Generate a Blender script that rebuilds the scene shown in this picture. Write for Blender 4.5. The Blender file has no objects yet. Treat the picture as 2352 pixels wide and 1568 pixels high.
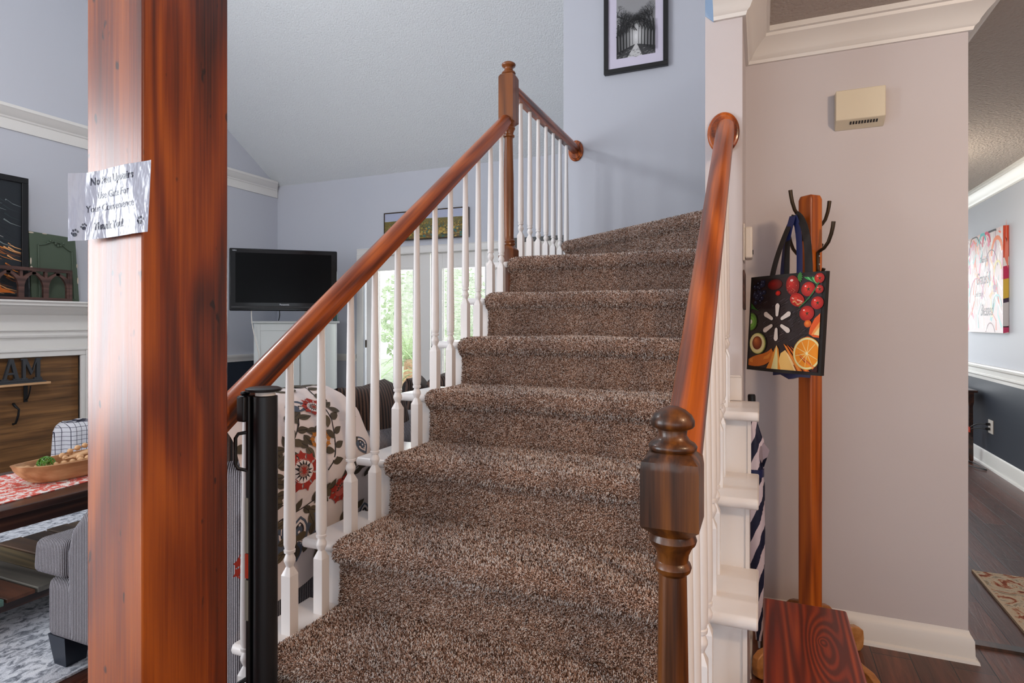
import bpy, math, random
from mathutils import Vector, Matrix
random.seed(7)
C = bpy.context.scene.collection
SC = bpy.context.scene
PI = math.pi

# ---------------------------------------------------------------- camera, light, exposure
F, UV, V0, H = 1360.0, 1749.0, 741.0, 1.25
YAW = math.atan2(UV - 1176, F)
cd = bpy.data.cameras.new('camera'); cam = bpy.data.objects.new('camera', cd); C.objects.link(cam)
cam.location = (0, 0, H); cam.rotation_euler = (PI / 2, 0, YAW)
cd.sensor_width = 36; cd.lens = F * 36 / 2352; cd.shift_y = -(784 - V0) / 2352
cd.clip_start = 0.05; cd.clip_end = 200
SC.camera = cam
SC.view_settings.view_transform = 'Standard'; SC.view_settings.look = 'None'
SC.view_settings.gamma = 1; SC.view_settings.use_curve_mapping = False
SC.view_settings.exposure = 0.48
w = bpy.data.worlds.new('sky'); SC.world = w; w.use_nodes = True
bg = w.node_tree.nodes['Background']; bg.inputs[0].default_value = (.88, .94, 1.0, 1); bg.inputs[1].default_value = 1.4

def lamp(name, kind, loc, energy, col, size=None, size_y=None, target=None):
    d = bpy.data.lights.new(name, kind); d.energy = energy; d.color = col
    if kind == 'AREA':
        d.shape = 'RECTANGLE'; d.size = size; d.size_y = size_y or size
    elif size: d.shadow_soft_size = size
    o = bpy.data.objects.new(name, d); C.objects.link(o); o.location = loc
    if target: o.rotation_euler = (Vector(target) - Vector(loc)).to_track_quat('-Z', 'Y').to_euler()
    return o
# daylight falling through the window and french door openings
lamp('daylight_left_window', 'AREA', (-6.2, -1.85, 1.75), 178, (.93, .96, 1), 2.6, 2.9, (-1, .6, 2.0))
lamp('daylight_french_door', 'AREA', (-3.6, 6.9, 1.5), 120, (.95, 1, .95), 2.2, 2.2, (-3.2, 2, 1.0))
lamp('daylight_dining_window', 'AREA', (1.0, 9.0, 1.6), 42, (.95, .97, 1), 1.9, 1.8, (1.0, 3, .8))
lamp('rear_fill', 'AREA', (-1.8, -4.2, 1.9), 14, (.93, .96, 1), 2.6, 2.0, (-1.2, 3.0, 2.2))  # fill light added outside the rear wall opening
lamp('great_room_fill', 'POINT', (-3.4, 1.7, 3.35), 54, (.97, .98, 1), .16)  # fill added to brighten the great room
lamp('foyer_bulb', 'POINT', (1.30, .50, 2.16), 45, (1, .70, .46), .11)
lamp('dining_bulb', 'POINT', (1.0, 5.0, 1.95), 9, (1, .86, .70), .12)

# ---------------------------------------------------------------- materials
def srgb(r, g, b):
    f = lambda c: (c / 255 / 12.92) if c <= 10 else ((c / 255 + .055) / 1.055) ** 2.4
    return (f(r), f(g), f(b), 1)
def mat(name, col=(200, 200, 200), rough=.5, metal=0, coat=0, spec=.5):
    m = bpy.data.materials.new(name); m.use_nodes = True
    b = m.node_tree.nodes['Principled BSDF']
    b.inputs['Base Color'].default_value = srgb(*col); b.inputs['Roughness'].default_value = rough
    b.inputs['Metallic'].default_value = metal; b.inputs['Coat Weight'].default_value = coat
    b.inputs['Coat Roughness'].default_value = .12
    b.inputs['Specular IOR Level'].default_value = spec
    return m
def nd(m, t, **k):
    n = m.node_tree.nodes.new(t)
    for a, v in k.items(): setattr(n, a, v)
    return n
def ln(m, a, b): m.node_tree.links.new(a, b)
def ramp(m, stops):
    r = nd(m, 'ShaderNodeValToRGB'); e = r.color_ramp.elements
    while len(e) < len(stops): e.new(.5)
    for i, (p, c) in enumerate(stops): e[i].position = p; e[i].color = srgb(*c)
    return r
def coords(m, scale=(1, 1, 1), rot=(0, 0, 0), kind='Object'):
    t = nd(m, 'ShaderNodeTexCoord'); mp = nd(m, 'ShaderNodeMapping')
    mp.inputs['Scale'].default_value = scale; mp.inputs['Rotation'].default_value = rot
    ln(m, t.outputs[kind], mp.inputs[0]); return mp.outputs[0]
def noise(m, vec, scale, detail=4, rough=.55, dist=0):
    n = nd(m, 'ShaderNodeTexNoise'); n.inputs['Scale'].default_value = scale
    n.inputs['Detail'].default_value = detail; n.inputs['Roughness'].default_value = rough
    n.inputs['Distortion'].default_value = dist
    ln(m, vec, n.inputs['Vector']); return n
def bump(m, h, s=.3, d=.01, prev=None):
    b = nd(m, 'ShaderNodeBump'); b.inputs['Strength'].default_value = s; b.inputs['Distance'].default_value = d
    ln(m, h, b.inputs['Height'])
    if prev: ln(m, prev, b.inputs['Normal'])
    return b.outputs[0]
def P(m): return m.node_tree.nodes['Principled BSDF']
def mixc(m, fac, a, b, mode='MIX'):
    x = nd(m, 'ShaderNodeMix', data_type='RGBA', blend_type=mode)
    if isinstance(fac, (int, float)): x.inputs[0].default_value = fac
    else: ln(m, fac, x.inputs[0])
    for s, v in ((6, a), (7, b)):
        if isinstance(v, tuple): x.inputs[s].default_value = v
        else: ln(m, v, x.inputs[s])
    return x.outputs[2]

def paint(name, col, rough=.55, sc=90, s=.06, d=.004, mottled=.0):
    m = mat(name, col, rough); v = coords(m)
    n = noise(m, v, sc, 3); ln(m, bump(m, n.outputs[0], s, d), P(m).inputs['Normal'])
    return m
def popcorn(name, col, st=.9):
    m = mat(name, col, .8); v = coords(m)
    vo = nd(m, 'ShaderNodeTexVoronoi'); vo.inputs['Scale'].default_value = 75; ln(m, v, vo.inputs['Vector'])
    n = noise(m, v, 55, 6, .7)
    mm = nd(m, 'ShaderNodeMath', operation='SUBTRACT'); ln(m, n.outputs[0], mm.inputs[0]); ln(m, vo.outputs['Distance'], mm.inputs[1])
    ln(m, bump(m, mm.outputs[0], st, .012), P(m).inputs['Normal'])
    return m
def wood(name, dark, mid, light, axis='Z', ring=3.2, fine=160, rough=.3, coat=.4, stretch=.10, specks=False, K=46.0, w=(.55, .22, .35), knots=()):
    m = mat(name, mid, rough, 0, coat)
    ax = lambda k: {'X': (k, 1, 1), 'Y': (1, k, 1), 'Z': (1, 1, k)}[axis]
    v = coords(m, ax(stretch))
    n1 = noise(m, v, ring, 1.5, .45, .25)
    big = noise(m, coords(m, ax(stretch * .8)), ring * 1.7, 3, .55, .4)
    fld = n1.outputs[0]
    for kc, kr, ka in knots:
        tc = nd(m, 'ShaderNodeTexCoord'); sb = nd(m, 'ShaderNodeVectorMath', operation='SUBTRACT'); ln(m, tc.outputs['Object'], sb.inputs[0]); sb.inputs[1].default_value = kc
        dv = nd(m, 'ShaderNodeVectorMath', operation='DIVIDE'); ln(m, sb.outputs[0], dv.inputs[0]); dv.inputs[1].default_value = kr
        le = nd(m, 'ShaderNodeVectorMath', operation='LENGTH'); ln(m, dv.outputs[0], le.inputs[0])
        mp_k = nd(m, 'ShaderNodeMapRange', interpolation_type='SMOOTHSTEP'); ln(m, le.outputs['Value'], mp_k.inputs[0]); mp_k.inputs[3].default_value = ka; mp_k.inputs[4].default_value = 0
        ad = nd(m, 'ShaderNodeMath', operation='ADD'); ln(m, fld, ad.inputs[0]); ln(m, mp_k.outputs[0], ad.inputs[1]); fld = ad.outputs[0]
    k1 = nd(m, 'ShaderNodeMath', operation='MULTIPLY'); ln(m, fld, k1.inputs[0]); k1.inputs[1].default_value = K
    si = nd(m, 'ShaderNodeMath', operation='SINE'); ln(m, k1.outputs[0], si.inputs[0])
    mr = nd(m, 'ShaderNodeMapRange'); ln(m, si.outputs[0], mr.inputs[0]); mr.inputs[1].default_value = -1
    n2 = noise(m, coords(m, ax(.02)), fine, 3, .65)
    a = nd(m, 'ShaderNodeMath', operation='MULTIPLY'); ln(m, big.outputs[0], a.inputs[0]); a.inputs[1].default_value = w[0]
    b = nd(m, 'ShaderNodeMath', operation='MULTIPLY_ADD'); ln(m, mr.outputs[0], b.inputs[0]); b.inputs[1].default_value = w[1]; ln(m, a.outputs[0], b.inputs[2])
    c = nd(m, 'ShaderNodeMath', operation='MULTIPLY_ADD'); ln(m, n2.outputs[0], c.inputs[0]); c.inputs[1].default_value = w[2]; ln(m, b.outputs[0], c.inputs[2])
    r = ramp(m, [(.34, dark), (.56, mid), (.80, light)]); ln(m, c.outputs[0], r.inputs[0])
    col = r.outputs[0]
    if specks:
        sp = noise(m, coords(m, ax(.35)), 46, 2, .5)
        rr = ramp(m, [(.70, (255, 255, 255)), (.75, (50, 30, 22))]); ln(m, sp.outputs[0], rr.inputs[0])
        col = mixc(m, .8, col, rr.outputs[0], 'MULTIPLY')
    ln(m, col, P(m).inputs['Base Color'])
    ln(m, bump(m, n2.outputs[0], .18, .002), P(m).inputs['Normal'])
    rg = nd(m, 'ShaderNodeMapRange'); ln(m, n2.outputs[0], rg.inputs[0]); rg.inputs[3].default_value = rough * .8; rg.inputs[4].default_value = rough * 1.35; ln(m, rg.outputs[0], P(m).inputs['Roughness'])
    return m

M = {}
M['wall'] = paint('wall_paint', (198, 201, 210))
M['wall_warm'] = paint('wall_paint_warmlit', (206, 200, 202))  # same wall paint, with the lamp's warm light put into the colour
M['navy'] = paint('wainscot_navy', (42, 50, 62), .5)
M['ceil'] = popcorn('popcorn_ceiling', (230, 234, 236), .38)
M['ceil_warm'] = popcorn('foyer_popcorn_ceiling', (200, 190, 182))
M['trim'] = paint('white_trim', (232, 230, 226), .35, 30, .03)
M['stairwhite'] = paint('stair_white_gloss', (236, 232, 230), .28, 25, .05)
M['blueprimer'] = paint('old_blue_paint', (150, 175, 205), .5)
M['post'] = wood('post_wood', (46, 9, 0), (128, 50, 0), (184, 90, 6), 'Z', 3.6, 130, .36, .65, .16, True, 46, (.62, .20, .40), [((-1.1, .83, 1.78), (.3, .07, .40), .10), ((-1.1, .90, 1.22), (.3, .06, .22), .07)])
P(M['post']).inputs['Coat Roughness'].default_value = .26
M['rail'] = wood('rail_wood', (54, 18, 2), (150, 66, 8), (204, 104, 26), 'Y', 7, 150, .3, .2, .10, False, 46)
M['newel'] = wood('newel_wood', (32, 14, 3), (88, 46, 10), (134, 78, 22), 'Z', 9, 190, .34, .15, .10, False, 60)
M['newel_up'] = wood('upper_newel_wood', (66, 30, 8), (116, 62, 20), (148, 84, 32), 'Z', 6, 160, .32, .2, .10)
M['rack'] = wood('coat_rack_wood', (116, 46, 4), (176, 86, 14), (204, 112, 28), 'Z', 8, 110, .35, .2, .06)
M['foot'] = wood('rack_foot_wood', (140, 84, 36), (184, 124, 66), (208, 152, 96), 'X', 5, 90, .4, .1, .1)
M['bench'] = wood('bench_wood', (84, 16, 0), (132, 40, 4), (178, 80, 24), 'Y', 6, 90, .32, .2, .05, False, 170, (.30, .30, .34), [((.031, .137, .44), (.055, .22, .3), .13), ((.028, .17, .44), (.018, .035, .3), .05)])
M['barn'] = wood('fireplace_board', (44, 28, 14), (104, 70, 36), (152, 108, 62), 'Y', 8, 60, .6, 0, .14, False, 18, (.7, .12, .4))
M['table'] = wood('coffee_table_wood', (26, 14, 10), (58, 32, 24), (90, 56, 42), 'Y', 8, 80, .3, .3, .08)
M['bowl'] = wood('dough_bowl_wood', (150, 100, 60), (196, 148, 102), (222, 180, 138), 'Y', 7, 60, .5, 0, .15)
M['darkwood'] = wood('dark_frame_wood', (44, 26, 22), (76, 50, 44), (100, 70, 62), 'Y', 8, 80, .5, 0, .1)
M['black'] = mat('black_plastic', (18, 18, 20), .38)
M['gate'] = mat('gate_black', (20, 20, 22), .42)
M['screen'] = mat('tv_screen', (3, 4, 6), .2, 0, 0, .1)
M['tvblk'] = mat('tv_gloss_bezel', (8, 9, 12), .12, 0, .1, .3)
M['silver'] = mat('silver_mark', (180, 184, 190), .4)
M['bronze'] = mat('bronze_metal', (62, 48, 32), .4, .6)
M['iron'] = mat('black_iron', (28, 28, 30), .5, .4)
M['cream'] = mat('chime_cream', (222, 212, 188), .4)
M['creamdark'] = mat('chime_underside', (196, 184, 156), .4)
M['whitepl'] = mat('white_plastic', (226, 220, 212), .4)
M['cab'] = mat('cabinet_white', (216, 222, 220), .3)
M['navyfab'] = mat('navy_fabric', (22, 34, 86), .45, 0, .2)
M['blackfab'] = mat('black_fabric', (32, 26, 24), .7)
M['legs'] = mat('navy_black_leg', (28, 34, 46), .4)
M['green'] = mat('leaf_green', (176, 206, 140), .6)
M['lime'] = mat('lime_green', (78, 128, 28), .35)
M['bead'] = mat('wood_bead', (214, 168, 122), .5)
M['runner_edge'] = mat('rug_edge', (206, 190, 166), .8)
M['letter'] = mat('grey_metal_letter', (62, 64, 68), .55, .3)
M['redtag'] = mat('warning_red', (200, 60, 30), .5)
M['greytag'] = mat('warning_grey', (150, 150, 140), .5)
M['lampglass'] = mat('lamp_shade_cream', (230, 222, 200), .5)

def glass():
    m = bpy.data.materials.new('window_glass'); m.use_nodes = True; nt = m.node_tree
    nt.nodes.clear(); o = nd(m, 'ShaderNodeOutputMaterial'); a = nd(m, 'ShaderNodeBsdfTransparent'); b = nd(m, 'ShaderNodeBsdfGlossy')
    b.inputs['Roughness'].default_value = .02
    x = nd(m, 'ShaderNodeMixShader'); x.inputs[0].default_value = .06
    ln(m, a.outputs[0], x.inputs[1]); ln(m, b.outputs[0], x.inputs[2]); ln(m, x.outputs[0], o.inputs[0]); return m
M['glass'] = glass()
def printed(name, rough=.5, coat=0):
    m = mat(name, (255, 255, 255), rough, 0, coat); a = nd(m, 'ShaderNodeVertexColor', layer_name='Col')
    ln(m, a.outputs[0], P(m).inputs['Base Color']); return m
M['print'] = printed('printed_colour', .45)
M['printgloss'] = printed('printed_gloss', .25, .3)
M['printfab'] = printed('printed_fabric', .85)
def wrinkle_print():
    m = printed('laminated_paper', .16, .0); v = coords(m, (1, 1, .45))
    n = noise(m, v, 26, 3, .6, .4); n2 = noise(m, v, 160, 2, .5)
    b1 = bump(m, n.outputs[0], .35, .012); ln(m, bump(m, n2.outputs[0], .12, .003, b1), P(m).inputs['Normal'])
    P(m).inputs['Specular IOR Level'].default_value = .5
    return m
M['paper'] = wrinkle_print()
def cord(name, a, b, pitch):
    m = mat(name, a, .85); v = coords(m)
    wv = nd(m, 'ShaderNodeTexWave', wave_type='BANDS', bands_direction='DIAGONAL')
    wv.inputs['Scale'].default_value = .5 / pitch / 3.14159 * 1.0; wv.inputs['Distortion'].default_value = .4; wv.inputs['Detail Scale'].default_value = 2
    sx = nd(m, 'ShaderNodeSeparateXYZ'); ln(m, v, sx.inputs[0])
    ad = nd(m, 'ShaderNodeMath', operation='ADD'); ln(m, sx.outputs[0], ad.inputs[0]); ln(m, sx.outputs[1], ad.inputs[1])
    cx = nd(m, 'ShaderNodeMath', operation='MULTIPLY'); ln(m, ad.outputs[0], cx.inputs[0]); cx.inputs[1].default_value = 2 * PI / pitch
    si = nd(m, 'ShaderNodeMath', operation='SINE'); ln(m, cx.outputs[0], si.inputs[0])
    ma = nd(m, 'ShaderNodeMapRange'); ln(m, si.outputs[0], ma.inputs[0]); ma.inputs[1].default_value = -1
    n = noise(m, v, 420, 2, .7); n3 = noise(m, v, 6, 2)
    r = ramp(m, [(.15, b), (.75, a)]); ln(m, ma.outputs[0], r.inputs[0])
    rr = ramp(m, [(.3, (140, 140, 140)), (.75, (255, 255, 255))]); ln(m, n.outputs[0], rr.inputs[0])
    ln(m, mixc(m, .8, r.outputs[0], rr.outputs[0], 'MULTIPLY'), P(m).inputs['Base Color'])
    ln(m, bump(m, ma.outputs[0], .8, .004), P(m).inputs['Normal']); m.node_tree.nodes.remove(wv)
    return m
M['cord'] = cord('grey_corduroy', (196, 190, 196), (66, 60, 66), .0085)
M['cordbrown'] = cord('brown_shaded_corduroy', (104, 78, 66), (34, 26, 24), .02)  # armchair's brown; on the loveseat cushions, grey cloth with shade coloured in

def floor_mat():
    m = mat('dark_plank_floor', (70, 44, 36), .34, 0, .0); v = coords(m, (1, 1, 1), (0, 0, PI / 2))
    br = nd(m, 'ShaderNodeTexBrick'); ln(m, v, br.inputs['Vector'])
    br.inputs['Scale'].default_value = 1; br.inputs['Brick Width'].default_value = 1.3; br.inputs['Row Height'].default_value = .128
    br.inputs['Mortar Size'].default_value = .0022; br.inputs['Mortar Smooth'].default_value = .3
    br.inputs['Color1'].default_value = srgb(124, 70, 50); br.inputs['Color2'].default_value = srgb(86, 46, 34); br.inputs['Mortar'].default_value = srgb(20, 14, 12)
    n = noise(m, coords(m, (1, .09, 1)), 28, 5, .65, 1.2)
    r = ramp(m, [(.3, (120, 110, 108)), (.7, (255, 255, 255))]); ln(m, n.outputs[0], r.inputs[0])
    ln(m, mixc(m, .75, br.outputs[0], r.outputs[0], 'MULTIPLY'), P(m).inputs['Base Color'])
    b1 = bump(m, n.outputs[0], .35, .006)
    iv = nd(m, 'ShaderNodeMath', operation='SUBTRACT'); iv.inputs[0].default_value = 1; ln(m, br.outputs['Fac'], iv.inputs[1])
    ln(m, bump(m, iv.outputs[0], .6, .003, b1), P(m).inputs['Normal']); return m
M['floor'] = floor_mat()
def rug_mat(name, stops, sc, dist, st=(1, 1, 1)):
    m = mat(name, (200, 200, 200), .95); n = noise(m, coords(m, st), sc, 6, .68, dist)
    r = ramp(m, stops); ln(m, n.outputs[0], r.inputs[0]); ln(m, r.outputs[0], P(m).inputs['Base Color'])
    n2 = noise(m, coords(m), 300, 2); ln(m, bump(m, n2.outputs[0], .5, .004), P(m).inputs['Normal']); return m
M['rug'] = rug_mat('distressed_rug', [(.34, (92, 96, 106)), (.44, (150, 154, 164)), (.53, (212, 214, 222)), (.8, (232, 234, 236))], 24, .6, (1.5, 1, 1))
M['rug2'] = rug_mat('patterned_rug', [(.36, (120, 58, 38)), (.44, (168, 92, 62)), (.48, (206, 186, 158)), (.56, (214, 204, 184)), (.62, (140, 134, 120)), (.72, (196, 168, 130))], 9, 2.2)
M['runner'] = rug_mat('red_runner', [(.44, (214, 90, 74)), (.5, (214, 90, 74)), (.52, (232, 222, 216))], 34, .6)
M['leafback'] = rug_mat('garden_hedge', [(.3, (120, 160, 100)), (.5, (196, 216, 170)), (.7, (244, 250, 230))], 7, .5)
M['lawn'] = rug_mat('lawn', [(.3, (150, 170, 120)), (.6, (215, 222, 200))], 12, .5)
def carpet_mat(name, hair=True):
    m = mat(name, (120, 95, 80), .9, 0, 0, .2)
    stops = [(.0, (44, 24, 14)), (.22, (84, 56, 42)), (.38, (156, 118, 96)), (.54, (206, 168, 144)), (.68, (240, 216, 200)), (.82, (255, 250, 246))]
    r = ramp(m, stops)
    if hair:
        h = nd(m, 'ShaderNodeHairInfo'); ln(m, h.outputs['Random'], r.inputs[0])
        g = ramp(m, [(.0, (120, 120, 120)), (.6, (255, 255, 255))]); ln(m, h.outputs['Intercept'], g.inputs[0])
        ln(m, r.outputs[0], P(m).inputs['Base Color'])
    else:
        n = noise(m, coords(m), 330, 2, .6); mr = nd(m, 'ShaderNodeMapRange'); ln(m, n.outputs[0], mr.inputs[0]); mr.inputs[1].default_value = .3; mr.inputs[2].default_value = .75
        ln(m, mr.outputs[0], r.inputs[0]); ln(m, mixc(m, 1.0, r.outputs[0], (.55, .5, .48, 1), 'MULTIPLY'), P(m).inputs['Base Color'])
    return m
M['carpet'] = carpet_mat('carpet_backing', False); M['pile'] = carpet_mat('carpet_pile', True)

# ---------------------------------------------------------------- mesh helpers
class MB:
    def __init__(s): s.v = []; s.f = []; s.m = []; s.c = []
    def add(s, vs, fs, mi=0, col=None):
        b = len(s.v); s.v += [tuple(p) for p in vs]
        for f in fs: s.f.append(tuple(i + b for i in f)); s.m.append(mi); s.c.append(col)
        return s
    def box(s, x0, x1, y0, y1, z0, z1, mi=0, col=None):
        return s.add([(x0, y0, z0), (x1, y0, z0), (x1, y1, z0), (x0, y1, z0), (x0, y0, z1), (x1, y0, z1), (x1, y1, z1), (x0, y1, z1)],
                     [(0, 3, 2, 1), (4, 5, 6, 7), (0, 1, 5, 4), (1, 2, 6, 5), (2, 3, 7, 6), (3, 0, 4, 7)], mi, col)
    def obox(s, Mx, x0, x1, y0, y1, z0, z1, mi=0, col=None):
        t = MB().box(x0, x1, y0, y1, z0, z1); return s.add([Mx @ Vector(p) for p in t.v], t.f, mi, col)
    def loft(s, secs, cx=0, cy=0, n=24, mi=0, rot=0, T=None):
        """secs: (z, half, squareness)"""
        vs = []
        for z, r, q in secs:
            for k in range(n):
                a = 2 * PI * k / n; cs, sn = math.cos(a), math.sin(a)
                sq = r / max(abs(cs), abs(sn)); rr = r * (1 - q) + sq * q
                p = Vector((rr * math.cos(a + rot) + cx, rr * math.sin(a + rot) + cy, z))
                vs.append(T @ p if T else p)
        fs = [(i * n + k, i * n + (k + 1) % n, (i + 1) * n + (k + 1) % n, (i + 1) * n + k) for i in range(len(secs) - 1) for k in range(n)]
        fs.append(tuple(range(n))[::-1]); fs.append(tuple((len(secs) - 1) * n + k for k in range(n)))
        return s.add(vs, fs, mi)
    def prism(s, pts, axis, a, b, mi=0, col=None):
        """2D outline extruded along axis from a to b"""
        def mk(p, t): return {'X': (t, p[0], p[1]), 'Y': (p[0], t, p[1]), 'Z': (p[0], p[1], t)}[axis]
        n = len(pts); vs = [mk(p, a) for p in pts] + [mk(p, b) for p in pts]
        fs = [(i, (i + 1) % n, n + (i + 1) % n, n + i) for i in range(n)] + [tuple(range(n))[::-1], tuple(range(n, 2 * n))]
        return s.add(vs, fs, mi, col)
    def mold(s, prof, A, B, out, mA=0, mB=0, mi=0):
        A, B, out = Vector(A), Vector(B), Vector(out); d = (B - A).normalized(); n = len(prof); vs = []
        for P0, mm in ((A, mA), (B, mB)):
            for (o, z) in prof: vs.append(P0 + out * o + d * (mm * o) + Vector((0, 0, z)))
        fs = [(i, (i + 1) % n, n + (i + 1) % n, n + i) for i in range(n)] + [tuple(range(n))[::-1], tuple(range(n, 2 * n))]
        return s.add(vs, fs, mi)
    def tube(s, pts, r, n=8, mi=0):
        pts = [Vector(p) for p in pts]; vs = []; rs = r if isinstance(r, (list, tuple)) else [r] * len(pts); up = None
        for i, p in enumerate(pts):
            d = (pts[min(i + 1, len(pts) - 1)] - pts[max(i - 1, 0)]).normalized()
            if up is None: up = Vector((0, 0, 1)) if abs(d.z) < .9 else Vector((1, 0, 0))
            x = d.cross(up).normalized(); y = x.cross(d).normalized(); up = y
            for k in range(n):
                a = 2 * PI * k / n; vs.append(p + rs[i] * (math.cos(a) * x + math.sin(a) * y))
        fs = [(i * n + k, i * n + (k + 1) % n, (i + 1) * n + (k + 1) % n, (i + 1) * n + k) for i in range(len(pts) - 1) for k in range(n)]
        fs += [tuple(range(n))[::-1], tuple((len(pts) - 1) * n + k for k in range(n))]
        return s.add(vs, fs, mi)
    def ball(s, c, r, n=12, mi=0, col=None):
        rx, ry, rz = r if isinstance(r, tuple) else (r, r, r); vs = []; m = n // 2
        for i in range(1, m):
            t = PI * i / m
            for k in range(n): a = 2 * PI * k / n; vs.append((c[0] + rx * math.sin(t) * math.cos(a), c[1] + ry * math.sin(t) * math.sin(a), c[2] + rz * math.cos(t)))
        fs = [(i * n + k, (i + 1) * n + k, (i + 1) * n + (k + 1) % n, i * n + (k + 1) % n) for i in range(m - 2) for k in range(n)]
        T = len(vs); vs += [(c[0], c[1], c[2] + rz), (c[0], c[1], c[2] - rz)]
        for k in range(n): fs.append((T, k, (k + 1) % n)); fs.append((T + 1, (m - 2) * n + (k + 1) % n, (m - 2) * n + k))
        return s.add(vs, fs, mi, col)
    def grid(s, fn, nu, nv, mi=0, col=None):
        vs = [fn(i / nu, j / nv) for j in range(nv + 1) for i in range(nu + 1)]
        fs = [(j * (nu + 1) + i, j * (nu + 1) + i + 1, (j + 1) * (nu + 1) + i + 1, (j + 1) * (nu + 1) + i) for j in range(nv) for i in range(nu)]
        return s.add(vs, fs, mi, col)
    def build(s, name, mats, parent=None, bevel=0, smooth=35, seg=2, loc=None, rot=None, subsurf=0, fixn=True, wn=False):
        me = bpy.data.meshes.new(name); me.from_pydata([tuple(p) for p in s.v], [], s.f)
        if not isinstance(mats, (list, tuple)): mats = [mats]
        for k in mats: me.materials.append(M[k] if isinstance(k, str) else k)
        me.polygons.foreach_set('material_index', s.m)
        if any(c is not None for c in s.c):
            at = me.color_attributes.new('Col', 'FLOAT_COLOR', 'CORNER'); k = 0
            for f, c in zip(me.polygons, s.c):
                cc = srgb(*(c or (255, 255, 255)))
                for li in f.loop_indices: at.data[li].color = cc
        me.update()
        if fixn:
            import bmesh
            bm = bmesh.new(); bm.from_mesh(me); bmesh.ops.recalc_face_normals(bm, faces=bm.faces); bm.to_mesh(me); bm.free()
        if smooth:
            me.polygons.foreach_set('use_smooth', [True] * len(me.polygons)); me.set_sharp_from_angle(angle=math.radians(smooth))
        o = bpy.data.objects.new(name, me); C.objects.link(o)
        if loc: o.location = loc
        if rot: o.rotation_euler = rot
        if parent: o.parent = parent
        if bevel:
            b = o.modifiers.new('bevel', 'BEVEL'); b.width = bevel; b.segments = seg; b.limit_method = 'ANGLE'; b.angle_limit = math.radians(40)
        if (bevel and smooth) or wn:
            q = o.modifiers.new('weighted', 'WEIGHTED_NORMAL'); q.keep_sharp = True
        if subsurf:
            b = o.modifiers.new('sub', 'SUBSURF'); b.levels = subsurf; b.render_levels = subsurf
        return o
def tag(o, label=None, cat=None, group=None, kind=None):
    if label: o['label'] = label
    if cat: o['category'] = cat
    if group: o['group'] = group
    if kind: o['kind'] = kind
    return o
def thing(name, label, cat, loc=(0, 0, 0), rz=0, group=None):
    o = bpy.data.objects.new(name, None); C.objects.link(o); o.location = loc; o.rotation_euler = (0, 0, rz)
    o.empty_display_size = .1
    return tag(o, label, cat, group)
def struct(o): o['kind'] = 'structure'; return o
def text_polys(s, size, bold=0, xs=1.0, align='CENTER', shear=0):
    c = bpy.data.curves.new('t', 'FONT'); c.body = s; c.size = size; c.align_x = align; c.align_y = 'CENTER'; c.offset = bold; c.shear = shear; c.resolution_u = 3
    o = bpy.data.objects.new('t', c); C.objects.link(o); bpy.context.view_layer.update()
    me = bpy.data.meshes.new_from_object(o.evaluated_get(bpy.context.evaluated_depsgraph_get()))
    vs = [(v.co.x * xs, v.co.y) for v in me.vertices]; fs = [tuple(p.vertices) for p in me.polygons]
    bpy.data.objects.remove(o); bpy.data.curves.remove(c); bpy.data.meshes.remove(me)
    return vs, fs

class Art:
    """flat print: coloured shapes laid on a mapped sheet"""
    def __init__(s, mp, step=.000006, base=.0004): s.mp = mp; s.L = 1; s.mb = MB(); s.step = step; s.base = base
    def raw(s, vs, fs, col):
        s.L += 1; s.mb.add([s.mp(x, y, s.base + s.L * s.step) for x, y in vs], fs, 0, col)
    def poly(s, pts, col): s.raw(pts, [tuple(range(len(pts)))], col)
    def fan(s, c, pts, col):
        n = len(pts); s.raw([c] + pts, [(0, 1 + i, 1 + (i + 1) % n) for i in range(n)], col)
    def ell(s, cx, cy, rx, ry, col, rot=0, n=20):
        s.fan((cx, cy), [(cx + rx * math.cos(t) * math.cos(rot) - ry * math.sin(t) * math.sin(rot), cy + rx * math.cos(t) * math.sin(rot) + ry * math.sin(t) * math.cos(rot)) for t in [2 * PI * k / n for k in range(n)]], col)
    def star(s, cx, cy, r1, r2, k, col, rot=0):
        s.fan((cx, cy), [(cx + (r1 if i % 2 == 0 else r2) * math.cos(rot + PI * i / k), cy + (r1 if i % 2 == 0 else r2) * math.sin(rot + PI * i / k)) for i in range(2 * k)], col)
    def stroke(s, pts, w, col, w2=None):
        w2 = w if w2 is None else w2; n = len(pts); L = []; R = []
        for i, p in enumerate(pts):
            a = pts[max(i - 1, 0)]; b = pts[min(i + 1, n - 1)]; dx, dy = b[0] - a[0], b[1] - a[1]; l = math.hypot(dx, dy) or 1
            ww = (w + (w2 - w) * i / (n - 1)) / 2; L.append((p[0] - dy / l * ww, p[1] + dx / l * ww)); R.append((p[0] + dy / l * ww, p[1] - dx / l * ww))
        s.raw(L + R, [(i, i + 1, n + i + 1, n + i) for i in range(n - 1)], col)
    def leaf(s, x, y, l, w, a, col, vein=None):
        pts = []
        for k in range(9): t = k / 8; pts.append((t * l, w * math.sin(PI * t ** .8)))
        for k in range(7, 0, -1): t = k / 8; pts.append((t * l, -w * math.sin(PI * t ** .8)))
        ca, sa = math.cos(a), math.sin(a); R = lambda p: (x + p[0] * ca - p[1] * sa, y + p[0] * sa + p[1] * ca)
        s.fan(R((l * .5, 0)), [R(p) for p in pts], col)
        if vein: s.stroke([R((0, 0)), R((l * .9, 0))], w * .15, vein)
    def text(s, st, x, y, size, col, bold=0, xs=1, align='CENTER', shear=0):
        vs, fs = text_polys(st, size, bold, xs, align, shear); s.raw([(x + a, y + b) for a, b in vs], fs, col)
    def build(s, name, m, parent=None, **k): return s.mb.build(name, m, parent, smooth=0, fixn=False, **k)
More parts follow.
